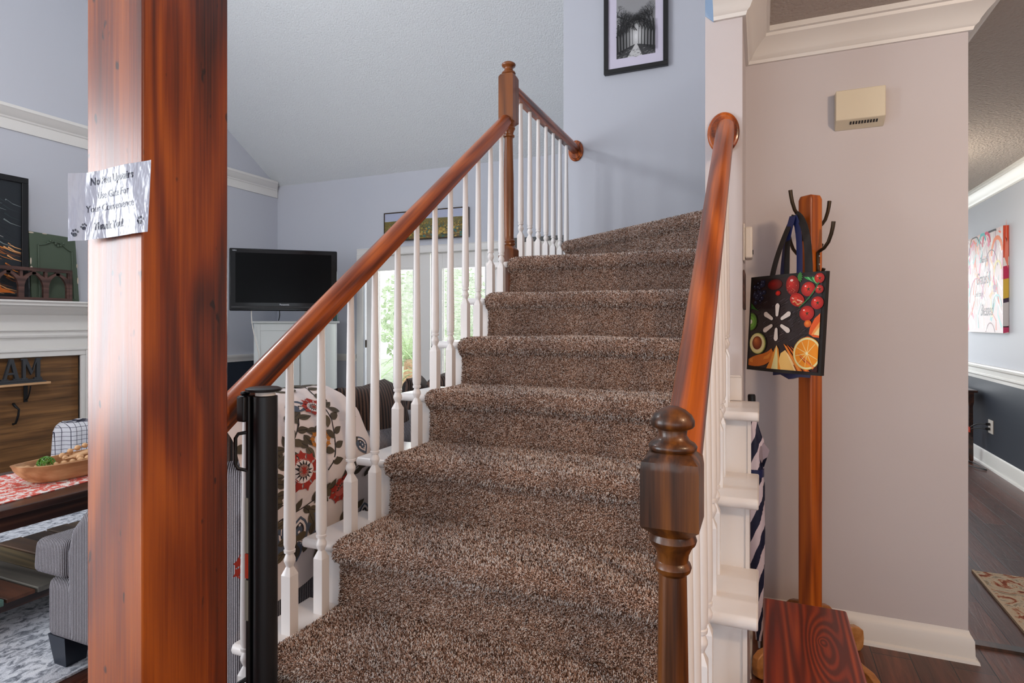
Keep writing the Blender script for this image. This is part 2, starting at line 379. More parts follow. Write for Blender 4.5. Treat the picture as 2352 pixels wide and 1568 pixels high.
def curve(p0, p1, p2, p3, n=10):
    o = []
    for i in range(n + 1):
        t = i / n; u = 1 - t
        o.append(tuple(u ** 3 * a + 3 * u * u * t * b + 3 * u * t * t * c + t ** 3 * d for a, b, c, d in zip(p0, p1, p2, p3)))
    return o

# ---------------------------------------------------------------- key dimensions
R_, RUN, N3 = .195, .2647, 1.432
N = lambda n: N3 + RUN * (n - 3)
Z = lambda n: n * R_
XC0, XC1 = -1.180, -.142            # carpet
XW0, XW1 = -1.308, -.007            # white tread ends
XBL, XBR = -1.207, -.117            # balusters
YE = 2.24                           # end of the wall beside the stairs
YC = 2.678                          # coat rack wall
YP = 4.03                           # wall behind the landing
YF = 5.80; XL = -5.69; XR = 1.823
CZ = 2.44                           # foyer ceiling

# ---------------------------------------------------------------- setting
def B(name, x0, x1, y0, y1, z0, z1, m): return struct(MB().box(x0, x1, y0, y1, z0, z1).build(name, m, smooth=0))
B('floor', -5.9, 3.6, -3.2, 8.7, -.12, 0, 'floor')
# left wall with window opening
wl = MB()
wl.box(XL - .15, XL, -3.2, -3.0, 0, 6.2).box(XL - .15, XL, -.7, YF + .15, 0, 6.2).box(XL - .15, XL, -3.0, -.7, 0, .25).box(XL - .15, XL, -3.0, -.7, 3.1, 6.2)
struct(wl.build('wall_left', 'wall', smooth=0))
# far wall with french door opening
DX0, DX1, DZ = -4.36, -2.56, 2.045
wf = MB()
wf.box(XL, DX0, YF, YF + .15, 0, 3.2).box(DX1, -1.0, YF, YF + .15, 0, 3.2).box(DX0, DX1, YF, YF + .15, DZ, 3.2)
struct(wf.build('wall_far', 'wall', smooth=0))
B('wall_landing', -1.30, .585, YP, YP + .12, 0, 6.2, 'wall')
B('wall_landing_return', -1.30, -1.18, YP + .121, YF - .001, 0, 6.2, 'wall')
# wall beside the stairs and over it
ws = MB().box(-.187, -.062, YE, YC + .12, 0, CZ + .25).box(-.187, -.062, -3.2, YP, CZ + .05, 6.2)
struct(ws.build('wall_stair', 'wall_warm', smooth=0))
B('wall_coat', -.062, .706, YC, YC + .12, 0, CZ, 'wall_warm')
B('wall_coat_return', .586, .706, YC + .12, 5.2, 0, CZ, 'wall_warm')
B('wall_right', XR, XR + .12, 2.3, 8.3, 0, CZ, 'wall')
wd = MB().box(-.6, .2, 8.3, 8.42, 0, CZ).box(.2, 1.7, 8.3, 8.42, 0, .6).box(.2, 1.7, 8.3, 8.42, 2.15, CZ).box(1.7, XR, 8.3, 8.42, 0, CZ)
struct(wd.build('wall_dining_end', 'wall', smooth=0))
B('wainscot_paint', XR - .004, XR, 2.3, 8.3, .1, .80, 'navy').name = 'wall_right_wainscot'
# great room and entry rear wall, with openings for daylight
wb = MB().box(XL, -3.2, -3.2, -3.05, 0, 6.2).box(-3.2, -.5, -3.2, -3.05, 0, .6).box(-3.2, -.5, -3.2, -3.05, 2.9, 6.2).box(-.5, .1, -3.2, -3.05, 0, 6.2).box(.1, 3.6, -3.2, -3.05, 2.1, CZ + .1)
struct(wb.build('wall_rear', 'wall', smooth=0))
B('wall_entry_side', 3.5, 3.6, -3.05, 2.3, 0, CZ, 'wall_warm')
B('wall_entry_front', XR + .12, 3.5, 2.2, 2.3, 0, CZ, 'wall_warm')
# vaulted ceiling, ridge at y=1.3
zr = 2.985 + .65 * (YF - 1.3)
cv = MB().prism([(YF + .15, 2.985 - .65 * .15), (1.3, zr), (-3.2, 2.985), (-3.2, 3.1), (1.3, zr + .12), (YF + .15, 3.02)], 'X', XL - .15, -.19)
struct(cv.build('ceiling_vault', 'ceil', smooth=0))
B('ceiling', -.062, 3.6, -3.2, 8.42, CZ, CZ + .05, 'ceil_warm')
B('ground_outside', -14, 6, 9.0, 26, -.3, -.2, 'lawn'); B('ground_garden', -14, -.9, YF + .16, 9.0, -.3, -.2, 'lawn')

CROWN = [(0, 0), (.012, 0), (.016, .012), (.026, .020), (.030, .030), (.045, .050), (.068, .072), (.078, .078), (.080, .090), (.092, .092), (.092, .112), (0, .112)]
def crown(name, segs, z, prof=CROWN, m='trim'):
    mb = MB()
    for A, Bq, out, mA, mB in segs: mb.mold(prof, (A[0], A[1], z), (Bq[0], Bq[1], z), (out[0], out[1], 0), mA, mB)
    return struct(mb.build(name, m, smooth=30))
crown('trim_1', [((-.158, YE), (-.062, YE), (0, -1), 0, 1), ((-.062, YE), (-.062, YC), (1, 0), -1, -1),
                 ((-.062, YC), (.706, YC), (0, -1), 1, 1), ((.706, YC), (.706, 5.2), (1, 0), -1, 0)], CZ - .112)
struct(MB().prism([(-.187, CZ - .085), (-.158, CZ - .112), (-.15, CZ - .112), (-.14, CZ), (-.187, CZ)], 'Y', YE - .003, YE - .0005).build('trim_2', 'blueprimer', smooth=0))
CR2 = [(0, 0), (.012, 0), (.014, .085), (.022, .092), (.026, .105), (.05, .125), (.07, .155), (.082, .165), (.082, .190), (0, .190)]
crown('trim_3', [((XL, -.6), (XL, YF), (1, 0), 0, -.9)], 2.835, CR2)
crown('trim_4', [((XR, 2.3), (XR, 8.3), (-1, 0), 0, 0)], CZ - .112)
RAILP = [(0, 0), (.012, .004), (.014, .03), (.024, .042), (.024, .055), (.016, .06), (.018, .095), (.034, .108), (.036, .125), (.03, .135), (0, .135)]
crown('trim_5', [((XR, 2.3), (XR, 8.3), (-1, 0), 0, 0)], .745, RAILP)
RAIL2 = [(0, 0), (.012, .004), (.014, .03), (.024, .05), (.03, .07), (.03, .085), (0, .085)]
crown('trim_6', [((XL, 3.95), (XL, YF), (1, 0), 0, 0), ((DX0 - .09, YF), (XL, YF), (0, -1), 0, 0)], .79, RAIL2)
struct(MB().box(XL, XL + .004, 3.9, YF - .001, .1, .79).build('wall_left_wainscot', 'navy', smooth=0))
BASE = [(0, 0), (.030, 0), (.028, .010), (.018, .016), (.016, .080), (.010, .092), (.006, .098), (.002, .110), (0, .110)]
mb = MB()
mb.mold(BASE, (-.062, YC, 0), (.706, YC, 0), (0, -1, 0), -.1, 1); mb.mold(BASE, (.706, YC, 0), (.706, 5.2, 0), (1, 0, 0), -1, 0)
struct(mb.build('baseboard_coat', 'trim', smooth=30))
struct(MB().mold(BASE, (-.062, YE, 0), (-.062, YC, 0), (1, 0, 0), 0, -.3).build('baseboard_stair', 'trim', smooth=30))
struct(MB().mold([(0, 0), (.034, 0), (.030, .012), (.018, .018), (.016, .11), (.008, .125), (0, .135)], (XR, 2.3, 0), (XR, 8.3, 0), (-1, 0, 0)).build('baseboard_right', 'trim', smooth=30))
struct(MB().mold(BASE, (XL, 3.95, 0), (XL, YF, 0), (1, 0, 0)).build('baseboard_left', 'trim', smooth=30))
struct(MB().mold([(0, 0), (.015, 0), (.015, .24), (.008, .262), (0, .268)], (-1.18, YP, Z(8)), (-.19, YP, Z(8)), (0, -1, 0)).build('baseboard_landing', 'stairwhite', smooth=30))
struct(MB().prism([(2.79, 0), (2.80, .009), (2.845, .009), (2.855, 0)], 'X', .74, XR).build('trim_7', 'table', smooth=20))
struct(MB().box(-.186, -.064, YE - .012, YE - .0005, Z(5) + .001, Z(5) + .082).prism([(-.186, Z(5) + .082), (-.064, Z(5) + .082), (-.07, Z(5) + .09), (-.186, Z(5) + .09)], 'Y', YE - .008, YE - .0005).build('trim_8', 'stairwhite', bevel=.002))

# left window (source of the cool light), big enough to see the sky
def sash(name, mk, frames):
    f = MB()
    for b in frames: f.box(*b)
    return struct(f.build(name, 'trim', smooth=0))
wy0, wy1, wz0, wz1 = -3.0, -.7, .25, 3.1
sw = sash('window_1', 0, [(XL - .1, XL - .05, wy0, wy0 + .06, wz0, wz1), (XL - .1, XL - .05, wy1 - .06, wy1, wz0, wz1), (XL - .1, XL - .05, wy0 + .06, wy1 - .06, wz0, wz0 + .06), (XL - .1, XL - .05, wy0 + .06, wy1 - .06, wz1 - .06, wz1), (XL - .1, XL - .05, -1.88, -1.82, wz0 + .06, wz1 - .06)])
MB().box(XL - .078, XL - .074, wy0 + .06, wy1 - .06, wz0 + .06, wz1 - .06).build('pane', 'glass', sw)
sw2 = sash('window_2', 0, [(.2, 1.7, 8.33, 8.38, .6, .66), (.2, 1.7, 8.33, 8.38, 2.09, 2.15), (.2, .26, 8.33, 8.38, .66, 2.09), (1.64, 1.7, 8.33, 8.38, .66, 2.09), (.92, .98, 8.33, 8.38, .66, 2.09)])
MB().box(.26, 1.64, 8.35, 8.354, .66, 2.09).build('pane', 'glass', sw2)

# french doors
def french_door(name, x0, x1, g0, g1, hinge=None):
    m = MB(); y0, y1 = YF + .035, YF + .075; gz0, gz1 = .30, 1.86
    m.box(x0, g0, y0, y1, .01, 2.035).box(g1, x1, y0, y1, .01, 2.035).box(g0, g1, y0, y1, .01, gz0).box(g0, g1, y0, y1, gz1, 2.035)
    d = struct(m.build(name, 'trim', bevel=.002))
    q = MB(); w = .030
    q.box(g0 - w, g0, y0 - .012, y0, gz0 - w, gz1 + w).box(g1, g1 + w, y0 - .012, y0, gz0 - w, gz1 + w).box(g0, g1, y0 - .012, y0, gz1, gz1 + w).box(g0, g1, y0 - .012, y0, gz0 - w, gz0)
    q.build('glazing_frame', 'trim', d, bevel=.003)
    MB().box(g0, g1, y0 + .01, y0 + .014, gz0, gz1).build('pane', 'glass', d)
    s = MB(); z = gz0
    while z < gz1:
        s.add([(g0, y0 + .018, z + .003), (g1, y0 + .018, z + .003), (g1, y0 + .030, z), (g0, y0 + .030, z)], [(0, 1, 2, 3)]); z += .0165
    s.box(g0, g0 + .006, y0 + .016, y0 + .03, gz0, gz1).box(g1 - .006, g1, y0 + .016, y0 + .03, gz0, gz1)
    s.build('mini_blind', 'trim', d, smooth=0)
    if hinge:
        for hz in (.24, 1.0, 1.80): MB().box(hinge - .006, hinge + .006, y0 - .014, y0 + .002, hz - .045, hz + .045).build('hinge', 'bronze', d)
    return d
french_door('door_1', -4.345, -3.468, -4.166, -3.690, -4.345)
d2 = french_door('door_2', -3.458, -2.575, -3.305, -2.775)
MB().box(-3.43, -3.38, YF + .022, YF + .036, .9, 1.06).tube([(-3.405, YF + .03, .98), (-3.405, YF - .03, .98), (-3.34, YF - .035, .98)], .009).build('door_handle', 'bronze', d2)
CAS = [(0, 0), (.018, .002), (.020, .02), (.014, .03), (.015, .07), (.022, .082), (0, .09)]
cs = MB().box(DX0 - .085, DX0, YF - .02, YF, 0, DZ).box(DX1, DX1 + .085, YF - .02, YF, 0, DZ)
cs.mold(CAS, (DX0 - .085, YF, DZ - .005), (DX1 + .085, YF, DZ - .005), (0, -1, 0))
cs.box(DX0, DX1, YF + .0, YF + .1, DZ - .008, DZ)
struct(cs.build('trim_9', 'trim', bevel=.003))

# ---------------------------------------------------------------- staircase
st = thing('staircase', 'white painted wooden staircase under the brown carpet runner', 'staircase')
for n in range(1, 8):
    y0, y1 = N(n), N(n + 1) + .036
    x1 = XW1 if n < 6 else -.19
    if n == 5: y1 = YE - .001
    q = [(y0 + .012, Z(n) - .03), (y1, Z(n) - .03), (y1, Z(n)), (y0 + .012, Z(n))] + [(y0 + .012 - .013 * math.sin(t), Z(n) - .015 + .015 * math.cos(t)) for t in [PI * k / 6 for k in range(1, 6)]]
    MB().prism(q, 'X', XW0, x1).build('tread', 'stairwhite', st, bevel=.004)
    x1 = -.036 if n < 6 else -.19
    MB().box(XW0 + .045, x1, y0 + .03, y0 + .045, Z(n - 1) if n > 1 else 0, Z(n) - .03).build('riser', 'stairwhite', st)
for xa, xb, nm in ((XW0 + .045, XW0 + .06, 7), (-.050, -.036, 5)):
    pts = [(N(1) + .045, 0)]
    for n in range(1, nm + 1): pts += [(N(n) + .045, Z(n) - .03), (N(n + 1) + (.045 if n < nm else 0), Z(n) - .03)]
    ye = YE - .001 if nm == 5 else N(8)
    pts[-1] = (ye, Z(nm) - .03); pts += [(ye, 0)]
    # remove duplicate y steps
    MB().prism(pts, 'X', xa, xb).build('stringer', 'stairwhite', st)
# corner bead on outer stringers
for n in range(1, 6): MB().box(-.040, -.030, N(n) + .026, N(n) + .036, Z(n - 1) if n > 1 else .0, Z(n) - .03).build('corner_bead', 'stairwhite', st)
MB().box(XW0 + .045, -.19, N(8) + .03, YP - .001, 0, Z(8) - .03).build('landing_base', 'stairwhite', st)
MB().box(XW0 + .0, -.19, N(8), YP - .001, Z(8) - .03, Z(8)).build('landing', 'stairwhite', st, bevel=.004)
W9 = [(-1.165, 3.69), (-.19, 2.875), (-.19, YP - .002), (-1.165, YP - .002)]
MB().prism(W9, 'Z', Z(8), Z(9) - .012).build('winder_tread', 'stairwhite', st)

# carpet: one continuous sheet down the treads
def cprof():
    p = [(N(1) + .018, .012)]
    for n in range(1, 9):
        z = Z(n); yr = N(n) + .016
        p += [(yr, z - R_ * .5), (yr, z - .062), (yr - .006, z - .046), (yr - .026, z - .036), (yr - .036, z - .022), (yr - .038, z - .004), (yr - .030, z + .010), (yr - .012, z + .018), (yr + .02, z + .019)]
        ye = N(n + 1) + .016 if n < 8 else YP - .02
        k = 4 if n < 8 else 16
        for i in range(1, k + 1): p.append((yr + .02 + (ye - yr - .02) * i / k * (1 if n == 8 else .97), z + .016))
    return p
cp = cprof()
def rsm(p, step):
    o = [p[0]]
    for a, b in zip(p, p[1:]):
        l = math.hypot(b[0] - a[0], b[1] - a[1]); k = max(1, int(l / step))
        for i in range(1, k + 1): o.append((a[0] + (b[0] - a[0]) * i / k, a[1] + (b[1] - a[1]) * i / k))
    return o
cp = rsm(cp, .02)
from mathutils import noise as mn
def cpt(i, j):
    y, z = cp[j]; nx = 44; x = XC0 + (XC1 - XC0) * i / nx
    if z > Z(6) - .03: x1 = -.19; x = XC0 + (x1 - XC0) * i / nx
    d = mn.noise(Vector((x * 3.3, y * 4, z * 4))) * .007
    e = min(i, nx - i)
    if e < 2: d -= (.010, .003)[e]
    return (x, y - d * .6 * 0 + (.010 if e == 0 else 0), z + d)
mb = MB(); nx = 44
vs = [cpt(i, j) for j in range(len(cp)) for i in range(nx + 1)]
mb.add(vs, [(j * (nx + 1) + i, j * (nx + 1) + i + 1, (j + 1) * (nx + 1) + i + 1, (j + 1) * (nx + 1) + i) for j in range(len(cp) - 1) for i in range(nx)])
# edge flanges turned down at both sides
for i in (0, nx):
    sgn = -1 if i == 0 else 1
    a = [vs[j * (nx + 1) + i] for j in range(len(cp))]; b = [(p[0] - sgn * .001, p[1] + .022, p[2] - .02) for p in a]
    k = len(a); mb.add(a + b, [(j, j + 1, k + j + 1, k + j) for j in range(k - 1)])
# winder step: nosing and top
A9, B9 = Vector((-1.165, 3.69, 0)), Vector((-.19, 2.875, 0)); d9 = (B9 - A9).normalized(); n9 = Vector((d9.y, -d9.x, 0))
if n9.y > 0: n9 = -n9
prof9 = [(.012, Z(8) + .01), (.012, Z(9) - .07), (.016, Z(9) - .05), (.036, Z(9) - .036), (.046, Z(9) - .015), (.040, Z(9) + .008), (.02, Z(9) + .02), (-.02, Z(9) + .022)]
def p9(s, t):
    k = t * (len(prof9) - 1); i = min(int(k), len(prof9) - 2); f = k - i
    o = prof9[i][0] * (1 - f) + prof9[i + 1][0] * f; z = prof9[i][1] * (1 - f) + prof9[i + 1][1] * f
    q = A9 + (B9 - A9) * s + n9 * o; return (min(q.x, -.192), q.y, z)
mb.grid(p9, 50, 21)
mb.grid(lambda s, t: tuple((A9 + (B9 - A9) * s) * (1 - t) + Vector((-1.165 + .975 * s, YP - .02, 0)) * t + Vector((0, 0, Z(9) + .02))), 40, 14)
car = mb.build('carpet_runner', ['carpet', 'pile'], smooth=60)
tag(car, 'thick speckled brown and grey pile carpet runner covering the stairs', 'carpet')
ps = car.modifiers.new('pile', 'PARTICLE_SYSTEM').particle_system; s_ = ps.settings
s_.type = 'HAIR'; s_.count = 640000; s_.hair_length = 4 * .0105 / 4; s_.hair_step = 2; s_.use_advanced_hair = True
s_.normal_factor = .0010; s_.factor_random = .0008; s_.brownian_factor = .0
s_.material = 2; s_.root_radius = 1.0; s_.tip_radius = .85; s_.radius_scale = .0015; s_.render_type = 'PATH'; s_.display_step = 2; s_.render_step = 2
s_.emit_from = 'FACE'; s_.use_even_distribution = True; s_.use_emit_random = True

# ---------------------------------------------------------------- railings
def baluster_secs(h):
    w = .0158
    return [(0, w, 1), (.160, w, 1), (.163, w, .97), (.184, .0095, .1), (.190, .0115, 0), (.200, .0158, 0), (.207, .0155, 0), (.219, .0105, 0), (.222, .0100, 0), (.2235, .0150, 0), (.231, .0158, 0), (.2325, .0125, 0), (.235, .0135, 0), (.246, .0162, 0), (.30, .0164, 0), (h, .0100, 0)]
def rail_secs():
    # handrail section (x, z) about the centre of its underside
    return [(-.018, -.030), (.018, -.030), (.020, -.016), (.028, -.012), (.031, .004), (.027, .020), (.014, .031), (0, .034), (-.014, .031), (-.027, .020), (-.031, .004), (-.028, -.012), (-.020, -.016)]
def handrail(parent, A, B):
    """rail along its own local Y, so the grain follows it; parents sit at the origin"""
    A, B = Vector(A), Vector(B); L = (B - A).length; sl = math.atan2(B.z - A.z, B.y - A.y)
    m = MB().prism(rail_secs(), 'Y', 0, L)
    return m.build('handrail', 'rail', parent, smooth=40, loc=A, rot=(sl, 0, 0))
SLP = .727
railL = lambda y: 1.040 + SLP * (y - 1.076)
railR = lambda y: 1.790 + .727 * (y - 2.02)
NEWEL = lambda z0: [(z0, .040, 1), (1.625, .040, 1), (1.632, .038, .9), (1.648, .030, 0), (1.652, .034, 0), (1.660, .034, 0), (1.664, .030, 0), (1.668, .032, 0), (1.674, .0325, 0), (1.680, .028, 0), (1.70, .0265, 0), (1.80, .028, 0), (2.0, .0265, 0), (2.19, .0215, 0), (2.206, .022, 0), (2.210, .030, 0), (2.218, .031, 0), (2.224, .024, 0), (2.235, .026, 0), (2.248, .031, 0), (2.252, .034, 0), (2.258, .034, 0), (2.262, .028, 0), (2.268, .030, .3), (2.285, .040, 1), (2.515, .040, 1), (2.528, .036, .85), (2.535, .031, .1)]
FIN = [(0, .034, 0), (.005, .037, 0), (.012, .034, 0), (.016, .027, 0), (.022, .024, 0), (.030, .021, 0), (.036, .024, 0), (.042, .034, 0), (.050, .037, 0), (.056, .034, 0), (.062, .024, 0), (.066, .010, 0), (.067, .002, 0)]
rl = thing('stair_railing', 'left stair railing with tall brown newel and white turned balusters', 'railing')
handrail(rl, (XBL, .985, railL(.985)), (XBL, 2.785, railL(2.785)))
nw = MB().loft(NEWEL(1.20), XBL, 2.82).build('newel_post', 'newel_up', rl, smooth=32, wn=True)
MB().loft([(2.534 + z, r, q) for z, r, q in FIN], XBL, 2.82).build('finial', 'newel_up', nw, smooth=50)
proto = {}
def baluster(parent, x, y, z, top):
    h = top - z; k = round(h, 3)
    if k not in proto:
        o = MB().loft(baluster_secs(h), 0, 0, 24).build('baluster', 'stairwhite', parent, smooth=38, wn=True)
        proto[k] = o
    else:
        o = proto[k].copy(); C.objects.link(o); o.parent = parent
    o.location = (x, y, z); return o
ys = [1.127] + [N(n) + f for n in range(2, 8) for f in (.108, .236)]
for i, y in enumerate(ys):
    n = 1 + (i + 1) // 2
    baluster(rl, XBL, y, Z(n), railL(y) - .036)
ru = thing('landing_railing', 'short level railing of white balusters between the tall newel and the wall', 'railing')
handrail(ru, (XBL, 2.86, 2.470), (XBL, YP - .02, 2.470))
for k in range(7): baluster(ru, XBL, 2.988 + .1363 * k, Z(8), 2.441)
def rosette(parent, x, y, z):
    T = Matrix.Translation((x, y, z)) @ Matrix.Rotation(PI / 2, 4, 'X')
    S = Matrix.Scale(1.36, 4, (0, 0, 1))
    T = Matrix.Translation((x, y, z)) @ Matrix.Diagonal((1, 1, 1.36, 1)) @ Matrix.Rotation(PI / 2, 4, 'X')
    MB().loft([(0, .054, 0), (.008, .054, 0), (.012, .051, 0), (.014, .046, 0), (.020, .042, 0), (.0205, .001, 0)], n=36, T=T).build('rosette', 'rail', parent, smooth=30)
rosette(ru, XBL, YP - .0005, 2.462)
rr = thing('right_stair_railing', 'right stair railing beside the wall with short dark turned newel', 'railing')
handrail(rr, (XBR, .875, railR(.875)), (XBR, YE - .018, railR(YE - .018)))
rosette(rr, -.125, YE - .0005, 1.925)
NR = [(0, .040, 1), (.10, .040, 1), (.115, .031, 0), (.14, .027, 0), (.3, .026, 0), (.70, .0225, 0), (.892, .0195, 0), (.897, .0245, 0), (.903, .0262, 0), (.908, .0245, 0), (.911, .0215, 0), (.921, .0225, 0), (.932, .0275, 0), (.936, .0315, 0), (.942, .0335, 0), (.948, .0315, 0), (.951, .030, .2), (.966, .0395, 1), (1.044, .0395, 1), (1.056, .0385, .95), (1.066, .0335, .35), (1.069, .030, 0)]
n2 = MB().loft(NR, XBR, .87, 32).build('newel_post', 'newel', rr, smooth=28, wn=True)
MB().loft([(1.067, .029, 0), (1.070, .033, 0), (1.0745, .0342, 0), (1.079, .031, 0), (1.083, .024, 0), (1.090, .0195, 0), (1.098, .0205, 0), (1.101, .028, 0), (1.104, .0305, 0), (1.111, .0305, 0), (1.119, .0265, 0), (1.126, .018, 0), (1.1305, .008, 0), (1.131, .001, 0)], XBR, .87, 32).build('finial', 'newel', n2, smooth=60)
for n in range(1, 6):
    for f in ((.108, .236) if n > 1 else (.12, .236)):
        y = N(n) + f
        if y < YE - .03: baluster(rr, XBR, y, Z(n), railR(y) - .036)

# ---------------------------------------------------------------- big post, sign, gate
PX0, PX1, PY0, PY1 = -1.265, -1.100, .775, .974
tag(MB().box(PX0, PX1, PY0, PY1, 0, 4.6).build('timber_post', 'post', bevel=.003), 'large square reddish brown timber post in the left foreground', 'post')
def paper_map(x, y, h):
    # x 0..0.217, y 0..0.135
    u = x / .217; zb = 1.417 + y; bend = .0025 * (1 + math.sin(u * 9 + y * 14)) + .0012 * (1 + math.sin(u * 25 - y * 30)) * (1 - u)
    yy = .762 - abs(bend) * .9 - h - (0.012 * max(0, .15 - u) / .15)
    return (-1.279 + x + .01 * (y / .135) * .5 , yy, zb + .004 * (u - .5) * 2)
pm = MB(); pm.grid(lambda a, b: paper_map(a * .217, b * .135, 0), 60, 36, 0, (176, 178, 192))
pa = Art(paper_map, .00001, .0005); nv = (22, 24, 48)
def densetext(s, x, y, size, bold, xs, al='CENTER'): pa.text(s, x, y, size, nv, bold, xs, al)
densetext('No Pets Upstairs', .110, .114, .0205, .0005, .90)
densetext('Use Gate For', .114, .085, .0200, 0, .88)
densetext('Your Convenience', .108, .060, .0200, 0, .92)
densetext('Thank You!', .104, .024, .0205, .0006, .88)
for px, py, s in ((.197, .022, 1.0), (.016, .014, 1.0), (.034, .026, .85)):
    pa.ell(px, py - .002, .0048 * s, .0040 * s, nv)
    for dx, dy in ((-.0065, .001), (-.0032, .0062), (.0018, .0072), (.0062, .0038)): pa.ell(px + dx * s, py + dy * s, .0017 * s, .0026 * s, nv, .2)
pm.v += pa.mb.v; off = len(pm.v) - len(pa.mb.v)
for f, c in zip(pa.mb.f, pa.mb.c): pm.f.append(tuple(i + off for i in f)); pm.m.append(0); pm.c.append(c)
sg = pm.build('paper_sign', 'paper', smooth=60, fixn=False)
tag(sg, 'shiny laminated paper notice about pets taped to the timber post', 'sign')
g = thing('safety_gate', 'black retractable safety gate housing standing beside the timber post', 'gate', (-1.098, 1.075, .215))
GX = .006
MB().loft([(0, .0275, 0), (.86, .0275, 0)], GX, 0, n=28).build('housing', 'gate', g, smooth=40)
MB().loft([(.862, .023, 0), (.870, .023, 0)], GX, 0, n=28).build('collar', 'whitepl', g)
MB().loft([(.870, .028, 0), (.872, .040, 0), (.878, .041, 0), (.881, .034, 0)], GX - .006, 0, n=28).build('cap', 'gate', g, smooth=40)
MB().box(-.031, -.019, -.026, .006, .0, .862).build('side_bar', 'gate', g, bevel=.003)
MB().box(-.050, -.025, -.036, -.006, .800, .862).box(-.046, -.03, -.03, -.008, .862, .872).build('latch_block', 'gate', g, bevel=.006)
MB().tube([(-.028, -.022, .775), (-.044, -.034, .772), (-.049, -.038, .762), (-.049, -.038, .700), (-.045, -.035, .690), (-.028, -.022, .684)], .0042).build('handle', 'gate', g, smooth=60)
for z0_, z1_, m_l in ((.49, .62, 'greytag'), (.43, .488, 'redtag'), (.33, .425, 'greytag')): MB().box(-.0305, -.0215, -.0275, -.0255, z0_, z1_).build('warning_label', m_l, g)
MB().box(-.055, -.02, -.098, -.0, .03, .09).build('bracket', 'gate', g, bevel=.004)
MB().tube([(-.028, -.02, .19), (-.044, -.034, .18), (-.048, -.038, .16), (-.044, -.034, .11), (-.028, -.02, .10)], .0055).build('lower_catch', 'gate', g, smooth=60)

# ---------------------------------------------------------------- coat rack
RX, RY = .165, 2.43
cr = thing('coat_rack', 'free-standing square wooden coat rack post with bronze hooks', 'coat rack', (RX, RY, 0))
q4 = PI / 4
MB().loft([(.10, .0285, 1), (1.700, .0285, 1), (1.716, .024, 1)], n=32, rot=q4).build('post', 'rack', cr, bevel=.004)
def hook(a, zr_):
    d = Vector((math.cos(a), math.sin(a), 0)); f = .0285
    mk = lambda r, z: tuple(d * (f + r) + Vector((0, 0, zr_ + z)))
    p = [mk(.005, -.062), mk(.005, -.03), mk(.005, 0), mk(.012, .006), mk(.030, .014), mk(.048, .034), mk(.060, .062), mk(.066, .085), mk(.069, .104)]
    h = MB().tube(p, [.0045, .006, .006, .006, .006, .0062, .0064, .0066, .0070], 10).tube([mk(.005, -.05), mk(.006, -.066), mk(.014, -.074), mk(.024, -.070), mk(.030, -.058)], [.006, .006, .006, .006, .0065], 10)
    o = h.build('hook', 'bronze', cr, smooth=60)
    for sz_ in (-.012, -.042): MB().ball(mk(.011, sz_), .003, 8).build('screw', 'silver', o)
hook(-3 * q4, 1.625); hook(-q4, 1.503); hook(q4, 1.600); hook(3 * q4, 1.495)
for k in range(4):
    a = q4 + k * PI / 2; ca, sa = math.cos(a), math.sin(a)
    out = [(.02, .10), (.02, .205), (.045, .212), (.085, .200), (.12, .165), (.155, .122), (.20, .100), (.240, .092), (.262, .075), (.266, .045), (.262, .012), (.245, .0), (.225, .002), (.222, .03), (.205, .045), (.16, .05), (.12, .07), (.09, .11), (.06, .13), (.04, .11)]
    vs = []; w_ = .014
    for s2 in (-w_, w_):
        for r, z in out: vs.append((r * ca - s2 * sa, r * sa + s2 * ca, z))
    n_ = len(out); MB().add(vs, [(i, (i + 1) % n_, n_ + (i + 1) % n_, n_ + i) for i in range(n_)] + [tuple(range(n_))[::-1], tuple(range(n_, 2 * n_))]).build('foot', 'foot', cr, bevel=.004)

# shopping bag with produce print
bA, bB = Vector((-.035, 2.372, 1.076)), Vector((.194, 2.160, 1.076)); bd = (bB - bA); BW = bd.length; bd.normalize(); bn = Vector((bd.y, -bd.x, 0))
BH = .342
def bagmap(x, y, h): # x 0..1 y 0..1 (height)
    p = bA + bd * (x * BW) + Vector((0, 0, y * BH)) + bn * (h + .0008 * math.sin(PI * x) * math.sin(PI * y)) + bd * ((y - 1) * .022)
    p.z += .004 * math.sin(PI * x) * (1 if y > .5 else -1) * abs(y - .5); return tuple(p)
bag = thing('shopping_bag', 'reusable shopping bag with produce print and white six-spoke emblem', 'bag', (0, 0, 0))
bb = MB()
T = .016
vs = [bagmap(x, y, 0) for y in (0, .5, 1) for x in (0, .5, 1)]
vb = [tuple(Vector(bagmap(x, y, 0)) - bn * (T if x > .2 else .02)) for y in (0, .5, 1) for x in (0, .5, 1)]
bb.add(vs + vb, [(0, 1, 4, 3), (1, 2, 5, 4), (3, 4, 7, 6), (4, 5, 8, 7), (9, 12, 13, 10), (10, 13, 14, 11), (12, 15, 16, 13), (13, 16, 17, 14), (0, 3, 12, 9), (3, 6, 15, 12), (2, 11, 14, 5), (5, 14, 17, 8), (0, 9, 10, 1), (1, 10, 11, 2)])
bb.build('bag_body', 'blackfab', bag, smooth=0)
ASP = BH / BW
art = Art(bagmap, .000008, .0012)
class BA:
    def e(s, x, y, rx, ry, c, rot=0, n=22):
        # radii in fractions of width; y radius corrected for aspect
        art.fan((x, y), [(x + rx * math.cos(t) * math.cos(rot) - ry * math.sin(t) * math.sin(rot), y + (rx * math.cos(t) * math.sin(rot) + ry * math.sin(t) * math.cos(rot)) / ASP) for t in [2 * PI * k / n for k in range(n)]], c)
    def p(s, pts, c): art.poly(pts, c)
a_ = BA()
art.poly([(.035, .035), (.965, .03), (.965, .97), (.035, .97)], (44, 34, 36))
